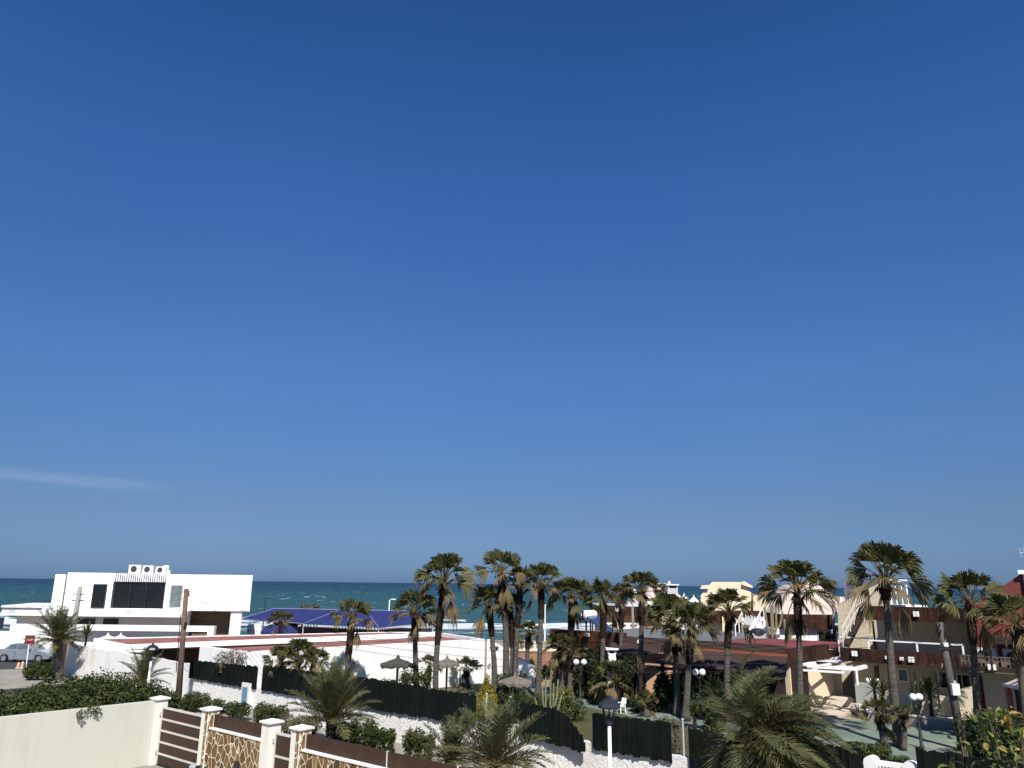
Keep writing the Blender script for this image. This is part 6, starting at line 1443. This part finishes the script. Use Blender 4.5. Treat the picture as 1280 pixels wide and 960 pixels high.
b = dp(983, 802, 52); cactus('short yellowish cactus columns on the terrace below the brown shingle band', (b.x, 52, 3.2), [(0, 0, 0, 1.3), (0.3, 0, 0.1, 1.0), (0.7, 0, 0, 0.9)], 0.085, 'cactus_dry')

def bush(label, lumps, n, lw, mat, seed, name='shrub', cat='shrub', group=None, flat=0.0, core=True, twigs=0, kind=None, roots=True, aspect=0.45, up=0.3, stems=True):
    """lumps: (centre, rx, ry, rz); leaves sit through an outer shell of each lump with a noisy outline"""
    import mathutils.noise as mn
    R = random.Random(seed); b = Vector((sum(l[0][0] for l in lumps) / len(lumps), sum(l[0][1] for l in lumps) / len(lumps), 0))
    t = thing(name, b, label, cat, group); m = MB()
    vol = [rx * ry + ry * rz + rx * rz for _, rx, ry, rz in lumps]; tot = sum(vol)
    for (c, rx, ry, rz), v in zip(lumps, vol):
        c = Vector(c)
        for k in range(int(n * v / tot)):
            d = Vector((R.gauss(0, 1), R.gauss(0, 1), R.gauss(0, 1))).normalized()
            nz = mn.noise(d * 2.3 + c * 3.7) * 0.30 + mn.noise(d * 6 + c) * 0.16
            q = c + Vector((d.x * rx, d.y * ry, d.z * rz)) * (1 + nz) * (1 - 0.34 * R.random() ** 2)
            if q.z < 0.02: continue
            nd = (d + Vector((R.gauss(0, .6), R.gauss(0, .6), R.gauss(0, .6) + up))).normalized(); s_ = nd.orthogonal().normalized(); a = R.uniform(0, 6.28); e = nd.cross(s_); s_, e = s_ * cos(a) + e * sin(a), e * cos(a) - s_ * sin(a)
            l = lw * R.uniform(0.6, 1.3); w = l * aspect
            ti = min(1, max(0, 0.42 + 0.6 * mn.noise(q * 2.2) + R.uniform(-0.38, 0.38)))
            m.add([q - s_ * l, q - e * w + nd * w * 0.3, q + s_ * l, q + e * w + nd * w * 0.3], [(0, 1, 2, 3)], ti)
        if core:
            vs = []; nn = 10
            for j in range(7):
                f = pi * j / 6
                for q_ in range(nn):
                    d = Vector((sin(f) * cos(2 * pi * q_ / nn), sin(f) * sin(2 * pi * q_ / nn), -cos(f))); p = c + Vector((d.x * rx, d.y * ry, d.z * rz)) * 0.62; p.z = max(0.01, p.z); vs.append(p)
            m.add(vs, [(j * nn + q_, j * nn + (q_ + 1) % nn, (j + 1) * nn + (q_ + 1) % nn, (j + 1) * nn + q_) for j in range(6) for q_ in range(nn)], 0.15)
    m.build('foliage', mat, t, tint=True)
    m = MB(); c0 = Vector(lumps[0][0])
    for (c, rx, ry, rz) in lumps[:12] if stems else ():
        for k in range(3 + twigs):
            a = R.uniform(0, 6.28); e = Vector(c) + Vector((cos(a) * rx * 0.8, sin(a) * ry * 0.8, rz * R.uniform(0.2, 1.05 if twigs else 0.6))); s0 = Vector((c[0], c[1], 0 if roots else max(0, c[2] - rz * 1.6))) + Vector((R.uniform(-.1, .1), R.uniform(-.1, .1), 0))
            m.tube([s0, s0.lerp(e, 0.5) + Vector((0, 0, 0.1)), e], [0.03, 0.018, 0.007], 5, False)
    if m.v: m.build('stems', 'twig_brown', t)
    return t
# the long hedge behind the yard wall
lum = []; R = random.Random(11)
for px, py, Y, rr in ((-40, 872, 27, 1.0), (-10, 873, 27.6, 1.05), (22, 868, 28.5, 1.05), (52, 862, 29.4, 1.1), (78, 858, 30, 1.1), (104, 855, 30.6, 1.15), (130, 858, 31, 1.1), (152, 861, 31.6, 1.05), (172, 866, 32, 0.95), (192, 869, 32.6, 0.85), (208, 872, 33, 0.7),
                      (10, 880, 27.6, 0.9), (60, 876, 28.8, 0.95), (110, 872, 29.8, 0.95), (150, 872, 30.6, 0.9), (30, 888, 27.2, 0.8), (185, 876, 32, 0.7)):
    c = dp(px, py + (20 if px < 60 else 15 if px < 120 else 7), Y); lum.append((c, rr * R.uniform(0.9, 1.15), rr, rr * R.uniform(0.55, 0.7)))
for px, Y in ((0, 28), (50, 29.5), (100, 30.8), (150, 31.8)): c = dp(px, 890, Y); lum.append((Vector((c.x, Y, 0.9)), 1.1, 1.0, 0.95))
lum = [(Vector(S(min(SW(Vector(c))[0], 13.2 - rx), SW(Vector(c))[1], c[2])), rx, ry, rz) for c, rx, ry, rz in lum]
bush('long dense dark green hedge behind the plain yard wall at lower left', lum, 26000, 0.075, 'shrub_leaf', 12, 'hedge', 'hedge')
c = dp(118, 887, 28.3)
bush('hedge sprig drooping over the top of the yard wall', [(Vector(S(13.45, SW(c)[1], 2.22)), 0.35, 0.3, 0.16), (Vector(S(13.75, SW(c)[1] + 0.1, 2.14)), 0.22, 0.3, 0.12), (Vector(S(13.84, SW(c)[1] - 0.25, 2.05)), 0.13, 0.30, 0.16), (Vector(S(13.86, SW(c)[1] + 0.25, 2.08)), 0.12, 0.22, 0.12)], 520, 0.055, 'shrub_leaf', 13, 'hedge_sprig', 'shrub', core=False, aspect=0.3, stems=False)
def bpx(label, x0, x1, y0, y1, Y, mat, seed, n=2600, lw=0.055, sub=3, **k):
    a, b = dp(x0, y1, Y), dp(x1, y0, Y); R = random.Random(seed); w = (b.x - a.x) / 2; zt = b.z; c0 = Vector(((a.x + b.x) / 2, Y, 0)); lo = max(0.0, min(a.z, zt - 0.5))
    lum = []
    for i in range(sub):
        f = (i + 0.5) / sub; x = a.x + w * 2 * f; hz = (zt - lo) / 2 * R.uniform(0.75, 1.0); lum.append((Vector((x, Y + R.uniform(-0.2, 0.2), lo + hz)), w / sub * 1.35, w / sub * 1.2 + 0.15, hz))
        if lo > 0.3 and k.get('roots', True): lum.append((Vector((x, Y, lo / 2)), w / sub * 1.2, w / sub + 0.1, lo / 2 + 0.1))
    return bush(label, lum, n, lw, mat, seed, **k)
VB = 'shrubs on the verge below the white garden wall'
bpx('round green shrub right of the wooden pole on the verge', 226, 262, 861, 890, 41.8, 'shrub_leaf', 21, group=VB)
bpx('wide green shrub behind the first gate pier pair, left of the meter niche', 264, 313, 872, 896, 39.6, 'shrub_leaf', 22, group=VB)
bpx('olive green shrub below the meter niche', 316, 360, 878, 905, 38, 'shrub_leaf', 23, group=VB)
bpx('grey twiggy dry shrub left of the greyish date palm', 348, 400, 890, 916, 35.5, 'grey_leaf', 24, 1500, 0.05, core=False, twigs=8)
bpx('bright green shrub right of the greyish date palm base', 418, 470, 898, 928, 33, 'shrub_leaf', 25, 3200, group=VB)
bpx('low green shrub just above the board fence joint at bottom left of centre', 463, 494, 905, 931, 31.5, 'shrub_leaf', 26, 2400, group=VB)
bpx('green shrub left of the small olive date palm', 504, 543, 909, 941, 29.8, 'shrub_leaf', 27, 2800, group=VB)
bpx('dark green shrub at the foot of the small date palm at left', 33, 66, 823, 848, 53.2, 'shrub_leaf', 28, 3000, 0.07)
bpx('dark low bush behind the nose of the silver car', 47, 64, 814, 826, 66, 'dark_leaf', 29, 900, 0.08)
bpx('tangled green shrub at the foot of the left lamp post', 196, 222, 862, 892, 40, 'dark_leaf', 30, 1800)
bpx('dry bougainvillea with reddish tops behind the left reed panel', 271, 316, 807, 834, 43.7, 'dry_leaf', 31, 900, 0.055, core=False, twigs=8, roots=False)
bpx('green creeper rising above the reed panel left of the dark thatched parasol', 448, 500, 845, 862, 37.5, 'shrub_leaf', 32, 1400)
bpx('green bush below the shaggy crowned palm trunk, right of the dark thatched parasol', 500, 540, 832, 862, 36.6, 'shrub_leaf', 33, 2600)
bpx('broad leaved creeper on the fence right of the dark thatched parasol', 395, 440, 836, 852, 39, 'shrub_leaf', 34, 900)
a0 = ground_px(607.5, 34.6)
bush('yellow green conical cypress standing by the fence gap', [(a0 + Vector((0, 0, 0.6)), 0.68, 0.68, 0.65), (a0 + Vector((0, 0, 1.2)), 0.58, 0.58, 0.65), (a0 + Vector((0.02, 0, 1.75)), 0.42, 0.42, 0.6), (a0 + Vector((0, 0, 2.3)), 0.18, 0.18, 0.52)], 6500, 0.045, 'golden_leaf', 35, 'cypress', 'tree', up=0.9)
h0, h1 = gp(650, 893), gp(705, 893)
lum = [(Vector((h0.x + (h1.x - h0.x) * f + 0.2, 41.5 - 0.5 * f, 0.5)), 0.8, 0.8, 0.55 + 0.1 * sin(f * 9)) for f in (0, 0.25, 0.5, 0.75, 1.0)]
bush('low clipped dark green hedge behind the grey parasol and cactus', lum, 6000, 0.06, 'shrub_leaf', 36, 'hedge', 'hedge')
bpx('olive shrub with yellow flowers right of the candelabra cactus', 692, 716, 855, 884, 40.5, 'lime_leaf', 37, 1200, 0.06)
bpx('dark green round shrub mass behind the twin globe lamp under the awning', 822, 866, 836, 882, 44.2, 'dark_leaf', 38, 5200, 0.08)
bpx('dark shrub right of the palm pair, left of the peach wall', 862, 905, 848, 896, 42.6, 'dark_leaf', 39, 3600, 0.08)
bpx('dark tangled shrubs behind the garden lamp, left of the white barbecue chimney', 722, 764, 822, 862, 48.6, 'dark_leaf', 40, 4200, 0.09)
bpx('green bushy shrub just left of the bushy low fan palm by the lamp', 738, 760, 846, 872, 46.4, 'shrub_leaf', 63, 1800, 0.07)
bpx('low green shrub on the path side below the upright crowned palm', 790, 826, 868, 892, 43.6, 'dark_leaf', 64, 2200, 0.07)
bpx('green shrub between the pair of bushy palms and the large date palm', 880, 905, 868, 905, 38.5, 'shrub_leaf', 65, 2200, 0.07)
bpx('dark green shrub at the trunk feet of the middle cluster, behind the grey parasol', 622, 658, 836, 862, 46, 'dark_leaf', 66, 2400, 0.07)
bpx('dark leafy tree mass before the brown parapet, left of the barbecue chimney', 734, 762, 806, 850, 47.6, 'dark_leaf', 61, 2600, 0.09)
bpx('dark shrub behind the bushy low fan palm, right of the barbecue chimney', 778, 800, 820, 860, 45.2, 'dark_leaf', 62, 2000, 0.08)
bpx('dark leafy shrub below the white barbecue chimney', 776, 806, 838, 868, 46.6, 'dark_leaf', 41, 2600, 0.08)
bpx('brownish dry tree crown behind the left twin short palm', 690, 745, 815, 842, 51.5, 'dry_leaf', 42, 2400, 0.10, core=False, twigs=6)
bpx('green shrub before the terracotta wall between the cluster trunks', 648, 668, 822, 850, 56.5, 'dark_leaf', 43, 1500, 0.09)
bpx('green shrub before the terracotta wall left of the twin short palms', 678, 700, 828, 850, 54.5, 'dark_leaf', 44, 1500, 0.09)
bpx('leafy shrub row along the lawn edge behind the reed panel at centre right', 775, 850, 892, 912, 30.0, 'grey_leaf', 45, 2600, 0.05, sub=6)
bpx('green low shrub below the swollen palm base, left of the white gate', 1060, 1112, 926, 950, 28.5, 'shrub_leaf', 46, 3800, 0.055, sub=4)
bpx('leafy shrub right of the young palm, above the white slatted gate', 1108, 1136, 942, 956, 27, 'shrub_leaf', 47, 1600, 0.055)
bpx('thin branching shrub with sparse leaves before the sunlit cream wall', 1196, 1222, 884, 930, 33.5, 'dark_leaf', 48, 900, 0.06, core=False, twigs=8)
bpx('dark dense shrub below the red house at right', 1216, 1262, 878, 946, 31, 'dark_leaf', 49, 5600, 0.075)
bpx('dry brown tree crown beside the pale pyramid canopy, right of the upright palm', 805, 836, 758, 786, 62, 'dry_leaf', 50, 1500, 0.11, core=False, twigs=6)
bpx('far grey tamarisk crown beyond the ridge of the blue canopy', 376, 400, 753, 764, 106, 'grey_leaf', 51, 900, 0.16)
bpx('green potted bush in front of the white wall of the faceted roof house', 1028, 1044, 788, 806, 55, 'dark_leaf', 52, 900, 0.07)
bpx('small green bush at the top of the vent pipe by the beige gable', 1045, 1052, 778, 796, 51, 'shrub_leaf', 53, 500, 0.07)
# the big leaved plant in the near right corner
def croton(label, x0, x1, y0, y1, Y, n, seed, L_=0.16):
    R = random.Random(seed); a, b = dp(x0, y1, Y), dp(x1, y0, Y); base = Vector(((a.x + b.x) / 2, Y, 0)); t = thing('broadleaf_plant', base, label, 'plant'); m = MB(); st = MB()
    for k in range(n):
        tip = Vector((R.uniform(a.x, b.x), Y + R.uniform(-0.5, 0.5), a.z + (b.z - a.z) * R.random() ** 0.8)); s0 = base + Vector((R.uniform(-.2, .2), R.uniform(-.2, .2), 0)); 
        if k % 11 == 0: st.tube([s0, s0.lerp(tip, 0.6) + Vector((0, 0, 0.1)), tip], [0.02, 0.014, 0.006], 5, False)
        az = R.uniform(0, 6.28); d = dirv(radians(R.uniform(-65, 25)), az); s_ = Vector((-sin(az), cos(az), 0)); s_ = (s_ + Vector((0, 0, R.uniform(-.5, .5)))).normalized(); nn = d.cross(s_); l = L_ * R.uniform(0.7, 1.3); w = l * 0.23
        q = tip; pts = [q, q + d * l * .35 - s_ * w + nn * w * .35, q + d * l * .7 - s_ * w * .85 + nn * w * .3 - Vector((0, 0, l * .05)), q + d * l - Vector((0, 0, l * .18)), q + d * l * .7 + s_ * w * .85 + nn * w * .3 - Vector((0, 0, l * .05)), q + d * l * .35 + s_ * w + nn * w * .35, q + d * l * .4, q + d * l * .72 - Vector((0, 0, l * .07))]
        ti = R.random() ** 2.2
        m.add(pts, [(0, 1, 6), (0, 6, 5), (1, 2, 7, 6), (6, 7, 4, 5), (2, 3, 7), (7, 3, 4)], ti)
    m.build('leaves', 'lime_leaf', t, tint=True); st.build('stems', 'twig_brown', t); return t
croton('large leaved yellow green plant in the bottom right corner', 1236, 1300, 886, 975, 15.5, 170, 3, 0.20)
croton('few broad green leaves left of the corner plant, before the right reed panel', 1188, 1212, 924, 975, 15.0, 12, 4, 0.20)
